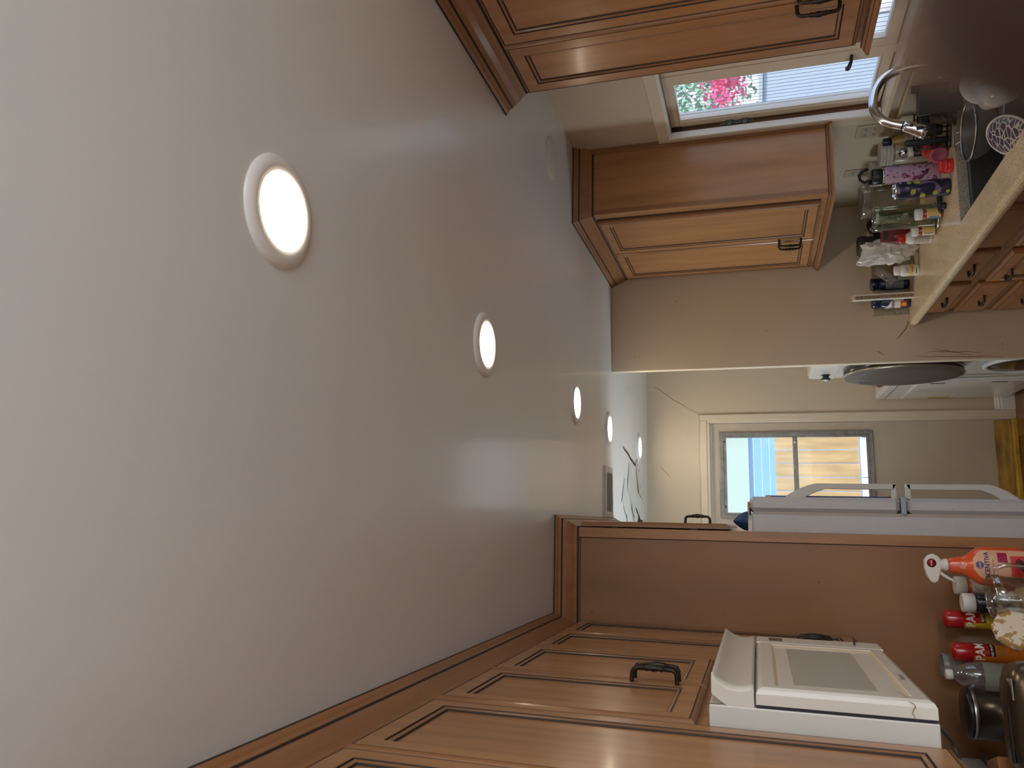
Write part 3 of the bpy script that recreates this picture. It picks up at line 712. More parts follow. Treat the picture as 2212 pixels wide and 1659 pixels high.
# lights of the same row over and behind the photographer
for y in (-.1, -1.3):
    lamp('downlight_glow', 'AREA', (.52, y, ZC-.012), 7.0, (1, .84, .62), (0, 0, 0), shape='DISK', size=.13)
bc = build('cover_plate', MB().lathe([(.001, ZC-.006), (.080, ZC-.005), (.088, ZC-.003), (.090, ZC)], (1.487, 2.93, 0), 40, cap0=False), mat('plate_paint', (.66, .63, .58), .5))
tag(bc, 'flat round blank cover painted like the ceiling near the window', 'cover plate')
vt = thing('air_vent', 'white rectangular air register on the ceiling over the fridge', 'vent', (.16, 4.24, ZC))
x0, x1, y0, y1 = .02, .30, 4.12, 4.36
mb = MB(); rings(mb, lambda u, v, n: (u, v, ZC-n), x0, x1, y0, y1, [(0, 0, 0), (0, .004, 0), (.008, .010, 0), (.030, .012, 0), (.036, .010, 0), (.038, .003, 0)], cap=False)
build('frame', mb, mat('vent_white', (.68, .67, .63), .35), vt)
build('backing', MB().box(x0+.037, x1-.037, y0+.037, y1-.037, ZC-.003, ZC-.001), DARKG, vt)
for i in range(8):
    y = y0+.045+i*.021
    mb = MB().box(x0+.036, x1-.036, -.008, .008, -.0006, .0006)
    mb.xf(lambda a, b, c: (a, y+b*.7, ZC-.008+b*.7+c)); build('slat', mb, mat('slat_grey', (.66, .64, .60), .4), vt)

# ------------------------------------------------------------------ laundry machines in the passage
LW = mat('laundry_white', (.72, .68, .60), .18, coat=.4)
LF = mat('laundry_front', (.70, .68, .64), .12, coat=.5)
def machine(label, y0, y1, z0, z1, xf):
    t = thing('laundry_machine', label, 'laundry machine', (1.2, (y0+y1)/2, z0))
    build('body', MB().box(xf+.012, XR-.03, y0, y1, z0, z1), LW, t, bevel=.01)
    build('front_panel', MB().box(xf, xf+.014, y0+.004, y1-.004, z0+.004, z1-.004), LF, t, bevel=.006)
    return t
ydr0, ydr1 = 4.43, 5.03
t = machine('white stacked dryer with big grey round door and black knob', ydr0, ydr1, .525, 1.335, .895)
yc = 4.745; zc = .855
def disc_x(prof, x, y, z, n=44, mi=0): return MB().lathe([(r, -h) for r, h in prof], (x, y, z), n, mi, axis='x')
dd = build('round_door', disc_x([(.296, -.006), (.303, .004), (.306, .040)], .893, yc, zc), mat('door_black_side', (.02, .017, .012), .2), t)  # glossy black side of the thick door
build('door_rim', disc_x([(.304, .037), (.310, .040), (.311, .046), (.306, .050)], .893, yc, zc), mat('bronze_rim', (.32, .27, .19), .25, .8), t)
build('door_disc', disc_x([(.306, .046), (.300, .051), (.20, .055), (.001, .057)], .893, yc, zc), mat('grey_door_disc', (.075, .065, .048), .5, .2), t)
build('door_grip', MB().box(.838, .842, ydr1-.14, ydr1-.10, .92, 1.06), BLACK, t, bevel=.002)
k_ = build('knob', disc_x([(.030, 0), (.033, .003), (.020, .006), (.018, .022), (.026, .026), (.026, .034), (.022, .036)], .893, 4.88, 1.243, 26), BLACK, t)
build('knob_cap', disc_x([(.025, .036), (.022, .040), (.001, .041)], .893, 4.88, 1.243, 26), CHROME, t)
build('control_fascia', MB().box(.889, .897, ydr0+.02, ydr1-.02, 1.185, 1.318), LF, t, bevel=.003)
t = machine('white washer with dark porthole under the stacked dryer', ydr0, ydr1, .02, .515, .895)
build('porthole_ring', MB().torus((.885, 4.70, .235), .215, .014, 44, 10, axis='x'), WHITE, t)
build('porthole_glass', disc_x([(.20, 0), (.195, .012), (.14, .02), (.001, .022)], .893, 4.70, .235), mat('dark_porthole', (.02, .018, .016), .1), t)
build('foot', MB().lathe([(.02, 0), (.02, .02)], (.94, ydr1-.05, 0), 12), BLACK, t)
t = machine('older white dryer with a square outlined door beside the far wall', 5.10, 5.845, .035, .848, .880)
mb = MB(); rings(mb, TX(.8795, -1), 5.16, 5.79, .13, .70, [(0, 0, 0), (0, .004, 0), (.006, .007, 1), (.010, .007, 0)], cap=True)
build('door', mb, [LF, WHITE], t)
build('top_seam', MB().box(.878, .8805, 5.104, 5.841, .790, .794), DARKG, t)
build('door_handle', MB().box(.867, .874, 5.745, 5.765, .41, .54), mat('brass_pull', (.55, .38, .12), .3, .8), t, bevel=.002)
build('hinge', MB().box(.869, .874, 5.175, 5.190, .22, .30), DARKG, t); build('hinge', MB().box(.869, .874, 5.175, 5.190, .55, .63), DARKG, t)
mb = MB().lathe([(.07, 0), (.078, .02), (.06, .05), (.03, .068), (.012, .072)], (.985, 5.50, .849), 10, sm=False)
rc = build('cloth_heap', mb, mat('dark_red_cloth', (.16, .012, .008), .8)); tag(rc, 'dark red cloth heap on the older dryer behind the round door', 'cloth')

# ------------------------------------------------------------------ small things on the sink counter
def item(name, label, cat, x, y, z=CT, rot=None, group=None):
    return thing(name, label, cat, (x, y, z), face_cam(x, y) if rot is None else rot, group)
def L(name, mb, m, t, **kw): return build(name, mb, m, t, local=True, **kw)
RED = mat('red_cap', (.50, .015, .015), .3); CREAM = mat('cream_plastic', (.70, .66, .56), .4)
AMBER = mat('amber_bottle', (.35, .045, .015), .15, coat=.4); ORANGEP = mat('orange_print', (.70, .17, .02), .4)
LABELW = mat('label_white', (.70, .66, .58), .5); INK = mat('ink', (.06, .05, .05), .6); YEL = mat('label_yellow', (.70, .52, .16), .5); BLUEP = mat('label_blue', (.03, .16, .34), .5)
WT = mat('white_lettering', (.85, .84, .82), .5)

# floral water bottle
FLO = mat('lilac_floral', (.52, .33, .46), .35)
blobs(FLO, 30, .565, (.20, .03, .12), detail=6, stretch=(1, 1, .8), seed=2); blobs(FLO, 60, .60, (.03, .02, .04), detail=4, seed=9)
t = item('water_bottle', 'tall lilac floral water bottle with black loop lid', 'bottle', 1.503, 3.49)
L('body', MB().lathe([(.034, 0), (.037, .004), (.038, .012), (.038, .205), (.036, .214), (.031, .219)]), FLO, t) if False else L('body', MB().lathe([(.034, 0), (.037, .004), (.038, .012), (.038, .205), (.036, .214), (.031, .219)], n=36), FLO, t)
L('neck_ring', MB().lathe([(.032, .216), (.0335, .218), (.0335, .223), (.032, .225)]), CHROME, t)
lid = L('lid', MB().lathe([(.033, .224), (.034, .226), (.034, .262), (.030, .268)]), BLACK, t)
L('carry_loop', MB().tube([(-.028, 0, .262), (-.024, 0, .290), (-.008, 0, .312), (.012, 0, .316), (.030, 0, .302), (.036, 0, .280)], [.006, .006, .006, .007, .007, .006], 10), BLACK, lid)
L('spout', MB().lathe([(.009, 0), (.009, .022), (.007, .026)], (-.018, -.006, .266), 14), BLACK, lid)

# patterned tumbler
TUM = mat('night_floral', (.020, .020, .045), .3)
blobs(TUM, 22, .57, (.20, .15, .25), detail=4, seed=4); spots(TUM, 26, .36, (.42, .44, .05), amount=.6); blobs(TUM, 50, .66, (.30, .33, .50), detail=5, seed=8)
t = item('tumbler', 'dark floral tumbler with yellow green flowers and a steel rim', 'tumbler', 1.370, 3.35)
L('body', MB().lathe([(.030, 0), (.034, .004), (.0355, .012), (.0365, .195), (.036, .200)], n=36), TUM, t)
L('rim', MB().lathe([(.0355, .199), (.0360, .203), (.0345, .210), (.0315, .208), (.0315, .196)], n=36, cap0=False), CHROME, t)

# square glass jar
JG = glass('green_grey_glass', (.80, .84, .74), .10, .75, .02)
t = item('glass_jar', 'tall squarish clear glass jar standing beside the tumbler', 'jar', 1.352, 3.605)
L('body', MB().lathe([(.048, 0), (.052, .006), (.053, .02), (.052, .215), (.056, .226), (.057, .250), (.055, .254), (.053, .250), (.050, .226), (.048, .215), (.048, .022), (.001, .018)], n=36, p=3.2, cap1=False), JG, t)
L('rim_bead', MB().torus((0, 0, .222), .054, .003, 36, 8), JG, t)

def pill(label, x, y, r, h, lab, capcol=WHITE, body=AMBER, strip=None):
    t = item('pill_bottle', label, 'pill bottle', x, y)
    L('body', MB().lathe([(r*.85, 0), (r*.93, .002), (r*.93, h*.68), (r*.86, h*.72), (r*.80, h*.74)]), body, t)
    l_ = MB(); cyl_patch(l_, r*.945, h*.10, h*.60, -1.25, 1.35, 0); l = L('label', l_, lab, t)
    m2 = MB(); cyl_patch(m2, r*.952, h*.12, h*.58, -.35, 1.2); L('label_patch', m2, YEL, t)
    if strip:
        m3 = MB(); cyl_patch(m3, r*.955, h*.10, h*.60, -1.25, -.75); L('label_stripe', m3, strip, t)
    m4 = MB()
    for i in range(12): cyl_patch(m4, r*.958, h*.16+i*h*.03, h*.16+i*h*.03+h*.016, -.70, -.42, n=3)
    L('barcode', m4, INK, t)
    c = L('cap', MB().lathe([(r*.90, h*.735), (r*.97, h*.745), (r, h*.76), (r*.98, h*.985), (r*.92, h)], n=32), capcol, t)
    text_mesh('PUSH', r*.5, 'cap_print', mat('cap_violet', (.25, .2, .4), .5), c, lambda u, v: (u, v, h+.0006))
    return t
pill('amber prescription bottle with blue striped label in front of the glass jar', 1.318, 3.50, .024, .105, LABELW, strip=BLUEP)
pill('amber prescription bottle with orange patterned base beside the red capped bottle', 1.289, 3.625, .0225, .100, LABELW)

# white bottle with a red cap
t = item('supplement_bottle', 'white bottle with a red cap behind the pill bottle', 'bottle', 1.293, 3.72)
L('body', MB().lathe([(.024, 0), (.027, .003), (.028, .012), (.028, .088), (.025, .100), (.019, .106), (.018, .112)]), WHITE, t)
m_ = MB(); cyl_patch(m_, .0286, .014, .080, -1.4, 1.4); L('label', m_, LABELW, t)
m_ = MB()
for i in range(10): cyl_patch(m_, .0289, .018+i*.006, .018+i*.006+.0016, -1.1+.1*(i % 3), .9-.2*(i % 2))
L('label_text', m_, INK, t)
L('cap', MB().lathe([(.0195, .110), (.0215, .112), (.0215, .134), (.019, .138)]), RED, t)

# dark red coffee box
t = item('coffee_box', 'upright dark red box with a black slot near its top', 'box', 1.352, 3.83)
DRED = mat('dark_red_box', (.21, .010, .022), .35)
L('box', MB().box(-.030, .030, -.030, .030, 0, .190), DRED, t, bevel=.004)
L('slot', MB().box(-.020, .022, -.0325, -.0295, .166, .186), BLACK, t)
L('top_collar', MB().box(-.032, .032, -.032, .032, .155, .160), DRED, t, bevel=.001)
text_mesh('STARBUCKS', .016, 'lettering', WT, t, lambda u, v: (-.006-v, -.0306, .095+u))

# crumpled white plastic bag
PB = mat('white_film', (.72, .71, .70), .28, coat=.2)
PB.node_tree.nodes['Principled BSDF'].inputs['Transmission Weight'].default_value = 0.0
bm = bmesh.new(); bmesh.ops.create_icosphere(bm, subdivisions=4, radius=1)
for v in bm.verts:
    d = v.co.normalized()
    q = d*2.1; k = noise.noise(q*.8)*.30+(.5-abs(noise.noise(q*1.5)))*.55+(.3-abs(noise.noise(q*3.2)))*.20
    rr_ = .62+k
    v.co = Vector((d.x*.072*rr_, d.y*.055*rr_, d.z*.140*rr_))
    if d.z > .35 and d.x < .1: v.co += Vector((-.075*(d.z-.35), 0, .02*(d.z-.35)))
zmin = min(v.co.z for v in bm.verts)
for v in bm.verts: v.co.z = max(v.co.z-zmin-.012, 0)
me = bpy.data.meshes.new('plastic_bag'); bm.to_mesh(me); bm.free(); me.materials.append(PB)
pb = link('plastic_bag', me); pb.location = (1.345, 4.02, CT); pb.rotation_euler = (0, 0, face_cam(1.345, 4.02))
tag(pb, 'crumpled white plastic bag leaning against things near the end wall', 'bag')

# black round lidded pot and kettle behind the bag
t = item('canister', 'dark brown canister whose round lid shows above the plastic bag', 'canister', 1.425, 4.17)
BRN = mat('dark_brown_plastic', (.045, .036, .028), .5)
L('body', MB().lathe([(.046, 0), (.048, .004), (.048, .205), (.046, .21)]), BRN, t)
L('lid', MB().lathe([(.050, .208), (.052, .211), (.052, .240), (.046, .252), (.001, .256)]), BRN, t)
t = item('kettle', 'glossy black kettle standing behind the coffee box', 'kettle', 1.50, 4.08)
GBL = mat('gloss_black', (.010, .010, .009), .12, coat=.5)
L('body', MB().lathe([(.050, 0), (.060, .01), (.062, .08), (.055, .150), (.045, .178)]), GBL, t)
L('lid', MB().lathe([(.044, .178), (.040, .198), (.022, .212), (.001, .216)]), GBL, t)
L('handle', MB().tube([(-.05, -.02, .05), (-.085, -.03, .07), (-.092, -.03, .13), (-.070, -.025, .175), (-.044, -.015, .180)], .007, 10), GBL, t)

# clear tub with a flared lid
CL = glass('cloudy_plastic', (.92, .90, .86), .06, .45, .12, haze=.40, hazecol=(.62, .57, .48))
t = item('food_container', 'tall cloudy plastic container with a wide clear lid at the wall', 'container', 1.575, 3.95)
L('body', MB().lathe([(.052, 0), (.055, .004), (.062, .10), (.068, .195), (.071, .200)], n=36, p=3), CL, t)
L('lid', MB().lathe([(.074, .199), (.077, .203), (.077, .226), (.080, .232), (.082, .252), (.076, .258), (.070, .246), (.001, .244)], n=40), glass('clear_lid', (.95, .94, .92), .10, .6, .06, haze=.22, hazecol=(.7, .66, .6)), t)

# ribbed white jars
JW_ = mat('milky_jar', (.50, .46, .39), .3, coat=.3)
def ribbed(label, x, y, r, h, rings_):
    t = item('storage_jar', label, 'jar', x, y)
    L('body', MB().lathe([(r*.9, 0), (r*.95, .004), (r*.95, h-.004), (r*.9, h)], n=36), JW_, t)
    pr = [(r*.9, h)]; z = h
    for i in range(rings_): pr += [(r, z+.002), (r*1.02, z+.006), (r, z+.011), (r*.93, z+.0125)]; z += .014
    pr += [(r*.98, z+.002), (r*.98, z+.010), (r*.9, z+.014), (r*.82, z+.010), (.001, z+.009)]
    l = L('lid', MB().lathe(pr, n=36), mat('ribbed_lid', (.60, .57, .52), .3, coat=.3), t)
    L('clamp_ring', MB().torus((0, 0, h), r*.96, .0025, 36, 8), STEEL, t)
    return t
ribbed('milky storage jar with ribbed lid behind the pepper grinder', 1.637, 3.56, .052, .165, 3)
ribbed('milky storage jar with ribbed lid behind the lilac bottle', 1.628, 3.745, .058, .182, 3)
# grinder with a steel ball top
t = item('pepper_grinder', 'small grinder with a steel ball top and white collar', 'grinder', 1.575, 3.435)
L('body', MB().lathe([(.018, 0), (.020, .004), (.020, .108)]), BLACK, t)
L('collar', MB().lathe([(.0200, .107), (.0222, .109), (.0222, .126), (.020, .129)]), WHITE, t)
L('ball', MB().sphere((0, 0, .143), .0215, 24), CHROME, t)
# blue capped bottle
t = item('oil_bottle', 'yellow bottle with a dark blue cap behind the faucet head', 'bottle', 1.668, 3.515)
L('body', MB().lathe([(.024, 0), (.028, .005), (.030, .03), (.030, .11), (.024, .145), (.015, .172), (.014, .178)], sx=1.1, sy=.7), mat('yellow_liquid', (.42, .27, .05), .25, coat=.3), t)
m_ = MB(); cyl_patch(m_, .0320, .03, .125, -1.1, 1.1, sy=.69); L('label', m_, mat('marbled_label', (.42, .40, .36), .5, var=.5, scale=40), t)
L('cap', MB().lathe([(.018, .176), (.019, .178), (.018, .206), (.016, .209)]), mat('navy_cap', (.012, .018, .09), .35), t)
# soap dispenser pump beside it
t = item('soap_bottle', 'small white soap bottle squeezed behind the faucet spout', 'bottle', 1.690, 3.36)
L('body', MB().lathe([(.012, 0), (.014, .004), (.014, .15), (.008, .165)]), CREAM, t)
L('pump', MB().box(-.02, .006, -.006, .006, .185, .196).lathe([(.004, .16), (.004, .186)], n=10), WHITE, t, bevel=.002)

# red kids bottle lying on its side
MAR = mat('red_comic_print', (.42, .03, .04), .4); blobs(MAR, 26, .52, (.05, .02, .07), detail=4, seed=6); blobs(MAR, 34, .60, (.45, .20, .05), detail=4, seed=1); blobs(MAR, 40, .63, (.55, .20, .25), seed=11)
A = Vector((1.500, 3.324, CT+.0355)); B = Vector((1.628, 3.50, CT+.060))
t = thing('kids_bottle', 'red patterned bottle lying on its side, pink base towards the sink', 'bottle', A)
ax = (B-A).normalized(); ln = (B-A).length
uu = ax.cross(Vector((0, 0, 1))).normalized(); vv = uu.cross(ax)
def lay(mb): return mb.xf(lambda x, y, z: tuple(uu*x+vv*y+ax*z))
L('base', lay(MB().lathe([(.001, .003), (.022, .003), (.024, 0), (.031, 0), (.034, .003), (.0345, .010)], cap0=False)), mat('pink_base', (.42, .10, .15), .5), t)
L('body', lay(MB().lathe([(.0345, .010), (.0355, .016), (.0355, .05), (.030, .075), (.0345, .10), (.034, .155), (.026, ln-.02), (.024, ln)], n=32)), MAR, t)
L('grip_band', lay(MB().lathe([(.0350, .012), (.0365, .018), (.0365, .042), (.0345, .048)], n=32, cap0=False, cap1=False)), mat('bright_red', (.65, .03, .02), .4), t)
t = item('bottle_cap', 'loose bright red screw cap on the counter by the sink edge', 'cap', 1.432, 3.285)
CRD = mat('coral_red', (.72, .035, .03), .35)
L('skirt', MB().lathe([(.026, 0), (.0275, .002), (.0275, .020), (.026, .022), (.030, .023), (.030, .029), (.024, .031), (.024, .048), (.021, .048), (.021, .030), (.001, .028)], n=36), CRD, t)
for i in range(3): L('thread', MB().torus((0, 0, .033+i*.005), .0242, .0012, 32, 6), CRD, t)

# supplement bottle at the end
t = item('supplement_bottle', 'white supplement bottle with yellow label in front of the deli tub', 'bottle', 1.242, 4.04)
L('body', MB().lathe([(.024, 0), (.027, .003), (.028, .010), (.028, .074), (.025, .081), (.020, .084)]), WHITE, t)
m_ = MB(); cyl_patch(m_, .0286, .026, .046, -1.5, 1.5); L('label_band', m_, YEL, t)
m_ = MB(); cyl_patch(m_, .0286, .012, .0255, -1.5, 1.5); cyl_patch(m_, .0286, .0465, .068, -1.5, 1.5); L('label', m_, LABELW, t)
m_ = MB()
for i, (a, b) in enumerate(((.014, .018), (.049, .0505), (.053, .0545), (.058, .060), (.032, .035))): cyl_patch(m_, .0289, a, b, -.7+.1*i, .4+.1*i)
L('label_text', m_, INK, t)
L('cap', MB().lathe([(.0205, .083), (.0225, .085), (.0225, .106), (.020, .110)]), WHITE, t)

# deli tub with dried mushrooms and its tilted lid
CP = glass('clear_tub', (.93, .92, .90), .08, .55, .06, haze=.20, hazecol=(.6, .56, .5))
t = item('deli_tub', 'clear round tub with its lid tilted open, behind the white supplement bottle', 'tub', 1.285, 4.165)
L('body', MB().lathe([(.044, 0), (.048, .003), (.054, .070), (.058, .074), (.058, .078), (.054, .076), (.046, .005), (.001, .004)], n=36, cap1=False), CP, t)
mb = MB().lathe([(.057, 0), (.059, .003), (.059, .010), (.055, .012), (.052, .034), (.050, .037), (.001, .038)], n=36, cap0=False)
mb.xf(lambda x, y, z: (x*cos(.9)-z*sin(.9)-.012, y, x*sin(.9)+z*cos(.9)+.118)); L('lid', mb, CP, t)
MUSH = mat('dried_brown', (.30, .17, .06), .8, var=.5, scale=80)
mt = item('snack_pile', 'heap of dried brown pieces above the open tub', 'food', 1.310, 4.185, CT+.006)
mb = MB(); random.seed(3)
for i in range(46):
    a = random.uniform(0, 2*pi); r_ = random.uniform(0, .033); z = random.uniform(.004, .13); s = random.uniform(.006, .013)
    p = Vector((r_*cos(a), r_*sin(a), z)); q = Vector((random.uniform(-1, 1), random.uniform(-1, 1), random.uniform(-1, 1))).normalized()
    mb.tube([p, p+q*s, p+q*s*1.9+Vector((0, 0, .004))], [.002, .0035, .0018], 6)
mt.name = 'snack_pile'
L('pieces', mb, MUSH, mt)['kind'] = 'stuff'

# long white box with a segmented brown side
t = thing('segmented_box', 'tall thin white box with a row of brown segments on its edge', 'box', (1.168, 4.19, CT), face_cam(1.168, 4.19)+radians(8))
h_ = .282
mb = MB().box(.0, .007, 0, .06, 0, h_).box(-.018, 0, .004, .06, 0, h_).box(-.018, 0, 0, .004, h_-.006, h_).box(-.0195, -.018, 0, .06, 0, h_)
L('shell', mb, mat('card_white', (.66, .63, .56), .5), t)
for i in range(14):
    z0 = .003+i*(h_-.013)/14; L('segment', MB().box(-.0178, -.0002, .0012+.0006*(i % 2), .0040, z0, z0+(h_-.013)/14-.0016), mat('brown_segment', (.27, .17, .10), .6, var=.15), t)

# nutrition drink bottles
NV = mat('deep_navy', (.008, .012, .055), .3, coat=.3)
def shake(label, x, y, brand):
    t = item('drink_bottle', label, 'bottle', x, y)
    L('body', MB().lathe([(.029, 0), (.033, .004), (.034, .014), (.034, .128), (.030, .140), (.026, .146)], n=36), NV, t)
    L('cap', MB().lathe([(.028, .146), (.031, .148), (.031, .178), (.028, .183)], n=36), NV, t)
    if brand:
        m_ = MB(); n_c = 16
        rows = []
        for j in range(n_c+1):
            a = -1.25+2.1*j/n_c; top = .128-.050*(j/n_c)**.8; bot = .050-.02*(j/n_c)
            rows.append([(.0345*sin(a), -.0345*cos(a), bot), (.0345*sin(a), -.0345*cos(a), top)])
        L('white_wave', m_.grid(rows, 0, closed=False), LABELW, t)
        text_mesh('Ensure', .024, 'brand_lettering', mat('navy_ink', (.01, .02, .12), .4), t, cyl_fn(.0349, .086, -.35), bold=.0006)
        m_ = MB(); cyl_patch(m_, .0347, .020, .050, -.95, .1); L('red_fruit', m_, mat('berry_red', (.50, .03, .03), .4), t)
        m_ = MB(); rows = []
        for i in range(9):
            b = -pi/2+pi*i/8; zz = .034+.013*sin(b); hw = .30*cos(b)+.001
            rows.append([(.0350*sin(-.45+hw*k_), -.0350*cos(-.45+hw*k_), zz) for k_ in (-1, -.5, 0, .5, 1)])
        L('orange_fruit', m_.grid(rows, 0, closed=False), mat('peach_orange', (.70, .30, .05), .4), t)
        text_mesh('8', .016, 'count_print', WT, t, cyl_fn(.0350, .040, .45))
    else:
        m_ = MB()
        for i in range(14): cyl_patch(m_, .0345, .03+i*.006, .033+i*.006, -.9, .7)
        L('fine_print', m_, mat('grey_print', (.35, .36, .40), .5), t)
shake('navy nutrition drink bottle with white wave and lettering, left of the segmented box', 1.158, 4.300, True)
shake('navy drink bottle with rows of fine print, right of the segmented box', 1.258, 4.305, False)

# black tongs / handle lying by the glass jar
t = item('kitchen_tongs', 'black handled steel tongs lying under the tumbler and glass jar', 'tongs', 1.335, 3.43, rot=0)
L('handle', MB().tube([(.055, .05, .012), (.02, .03, .016), (-.025, .055, .012)], [.012, .010, .008], 12), BLACK, t)
L('jaw', MB().tube([(-.025, .055, .012), (-.055, .12, .010), (-.07, .17, .006)], [.006, .005, .002], 8).tube([(-.015, .065, .010), (-.040, .13, .008), (-.05, .18, .005)], [.005, .004, .002], 8), STEEL, t)
L('knob', MB().lathe([(.012, 0), (.014, .003), (.014, .014), (.010, .018)], (-.012, .005, 0), 18), BLACK, t)

# faucet
fy = 2.80
t = thing('faucet', 'arched chrome pull-down faucet over the dark sink', 'faucet', (1.645, fy, CT))
pts = [(1.598, CT+.006), (1.5985, .95), (1.600, 1.033), (1.601, 1.102), (1.588, 1.155), (1.562, 1.190), (1.525, 1.211), (1.478, 1.220), (1.445, 1.214), (1.418, 1.196), (1.401, 1.172), (1.390, 1.145), (1.384, 1.128)]
t.location = (1.598, fy, CT); LOC[t.name] = Vector((1.598, fy, CT))
P2 = []
for i in range(len(pts)-1):
    for s in range(3):
        p0, p1, p2, p3 = pts[max(i-1, 0)], pts[i], pts[i+1], pts[min(i+2, len(pts)-1)]; u = s/3
        P2.append(tuple(.5*((2*p1[k])+(-p0[k]+p2[k])*u+(2*p0[k]-5*p1[k]+4*p2[k]-p3[k])*u*u+(-p0[k]+3*p1[k]-3*p2[k]+p3[k])*u**3) for k in (0, 1)))
P2.append(pts[-1])
build('spout', MB().tube([(a, fy, b) for a, b in P2], .0150, 20), CHROME, t)
build('base', MB().lathe([(.028, CT+.001), (.028, CT+.006), (.020, CT+.012), (.019, CT+.10), (.0145, CT+.108)], (1.598, fy, 0), 28), CHROME, t)
hd = build('spray_head', MB().tube([(1.385, fy, 1.129), (1.382, fy, 1.122), (1.372, fy, 1.100), (1.358, fy, 1.075), (1.347, fy, 1.056)], [.0160, .0190, .0210, .0230, .0235], 24), CHROME, t)
build('joint_ring', MB().tube([(1.3865, fy, 1.131), (1.3845, fy, 1.1275)], .0163, 20), BLACK, t)
build('button', MB().lathe([(.0055, 0), (.0055, -.003), (.001, -.004)], (1.372, fy-.0205, 1.106), 16, axis='y'), BLACK, hd)
mb = MB().box(1.352, 1.364, fy-.0245, fy-.020, 1.068, 1.092); build('rocker', mb, BLACK, hd, bevel=.003)
build('lever', MB().tube([(1.598, fy-.02, CT+.06), (1.60, fy-.05, CT+.075), (1.603, fy-.09, CT+.10)], [.008, .006, .005], 12), CHROME, t)

# wire strainer hooked on the sink edge
t = thing('strainer', 'round wire mesh strainer resting over the sink bowl', 'strainer', (1.428, 2.985, CT+.012))
SR = .105
L('rim', MB().torus((0, 0, 0), SR, .004, 48, 8), STEEL, t)
MESHM = glass('wire_mesh', (.55, .52, .48), .10, .25, .4, haze=.45, hazecol=(.20, .18, .15))
L('mesh_bowl', MB().lathe([(SR, 0), (SR*.96, -.03), (SR*.80, -.062), (SR*.5, -.085), (.001, -.093)], n=40, cap0=False), MESHM, t)
L('hook', MB().tube([(.045, .095, .0), (.055, .125, .012), (.060, .150, .012), (.045, .162, .010), (.020, .162, .010), (.010, .150, .012), (.012, .125, .012), (.010, .104, 0)], .0028, 8), STEEL, t)
L('handle', MB().tube([(.01, -.104, 0), (.012, -.20, .02), (.018, -.30, .045)], .0030, 8).tube([(.03, -.10, 0), (.03, -.20, .02), (.030, -.30, .045)], .0030, 8), STEEL, t)
# spoon hanging in the near bowl
sp_ = build('spoon', MB().tube([(1.365, 2.655, .858), (1.33, 2.69, .852), (1.28, 2.74, .846), (1.243, 2.775, .842), (1.236, 2.782, .842)], [.003, .003, .003, .004, .006], 10), STEEL)
tag(sp_, 'thin steel utensil handle over the near sink bowl', 'utensil')
# lattice bowl
LAT = mat('lattice_purple', (.055, .035, .085), .4)
n = LAT.node_tree; b = n.nodes['Principled BSDF']
v = n.nodes.new('ShaderNodeTexVoronoi'); v.feature = 'DISTANCE_TO_EDGE'; v.inputs['Scale'].default_value = 38
tcx = n.nodes.new('ShaderNodeTexCoord'); n.links.new(tcx.outputs['Object'], v.inputs['Vector'])
rp = n.nodes.new('ShaderNodeValToRGB'); rp.color_ramp.elements[0].position = .05; rp.color_ramp.elements[0].color = (.55, .50, .40, 1); rp.color_ramp.elements[1].position = .09; rp.color_ramp.elements[1].color = (.055, .035, .085, 1)
n.links.new(v.outputs['Distance'], rp.inputs[0]); n.links.new(rp.outputs[0], b.inputs['Base Color'])
t = thing('oven_mitt', 'dark purple oval mitt with white lattice print and white piping', 'oven mitt', (1.216, 2.605, .872))
mb = MB(); rows = []
for i in range(9):
    a = -pi/2+pi*i/8
    rows.append([((.05*cos(a)+.006)*cos(2*pi*j/32)*1.05, (.05*cos(a)+.006)*sin(2*pi*j/32)*2.6, .016*sin(a)) for j in range(32)])
L('pad', mb.grid(rows, 0, True, True, True, True), LAT, t)
L('piping', MB().torus((0, 0, 0), .0565, .0035, 40, 8, sx=1.07, sy=2.6), CREAM, t); t.rotation_euler = (radians(8), radians(-12), radians(-28))
# white bowls and cup behind the fingertip
def bowl_stack(label, x, y, z, r, k):
    t = thing('bowl', label, 'bowl', (x, y, z), group='white bowls stacked by the sink')
    L('bowl', MB().lathe([(r*.35, 0), (r*.4, .004), (r*.75, .022), (r*.98, .055), (r, .058), (r*.96, .057), (r*.72, .026), (r*.3, .008), (.001, .007)], n=36, cap1=False), mat('white_ceramic', (.66, .64, .62), .2, coat=.3), t)
    return t
for k, nm in enumerate(('outermost', 'second', 'third', 'innermost')):
    b_ = bowl_stack(nm+' white ceramic bowl of the tilted stack beside the sink', 1.440-.012*k, 2.64-.020*k, .885+.012*k, .062, k); b_.rotation_euler = (radians(18), radians(-58), radians(20))
t = thing('cup', 'white ceramic cup lying beside the stacked bowls', 'cup', (1.268, 2.42, .905))
L('cup', MB().lathe([(.025, 0), (.030, .004), (.040, .05), (.043, .085), (.040, .085), (.036, .05), (.026, .008), (.001, .007)], n=32, cap1=False), mat('white_ceramic', (.66, .64, .62), .2), t)
L('cup_handle', MB().torus((.052, 0, .045), .020, .004, 24, 8, axis='y'), mat('white_ceramic', (.66, .64, .62), .2), t); t.rotation_euler = (radians(-50), radians(30), 0)
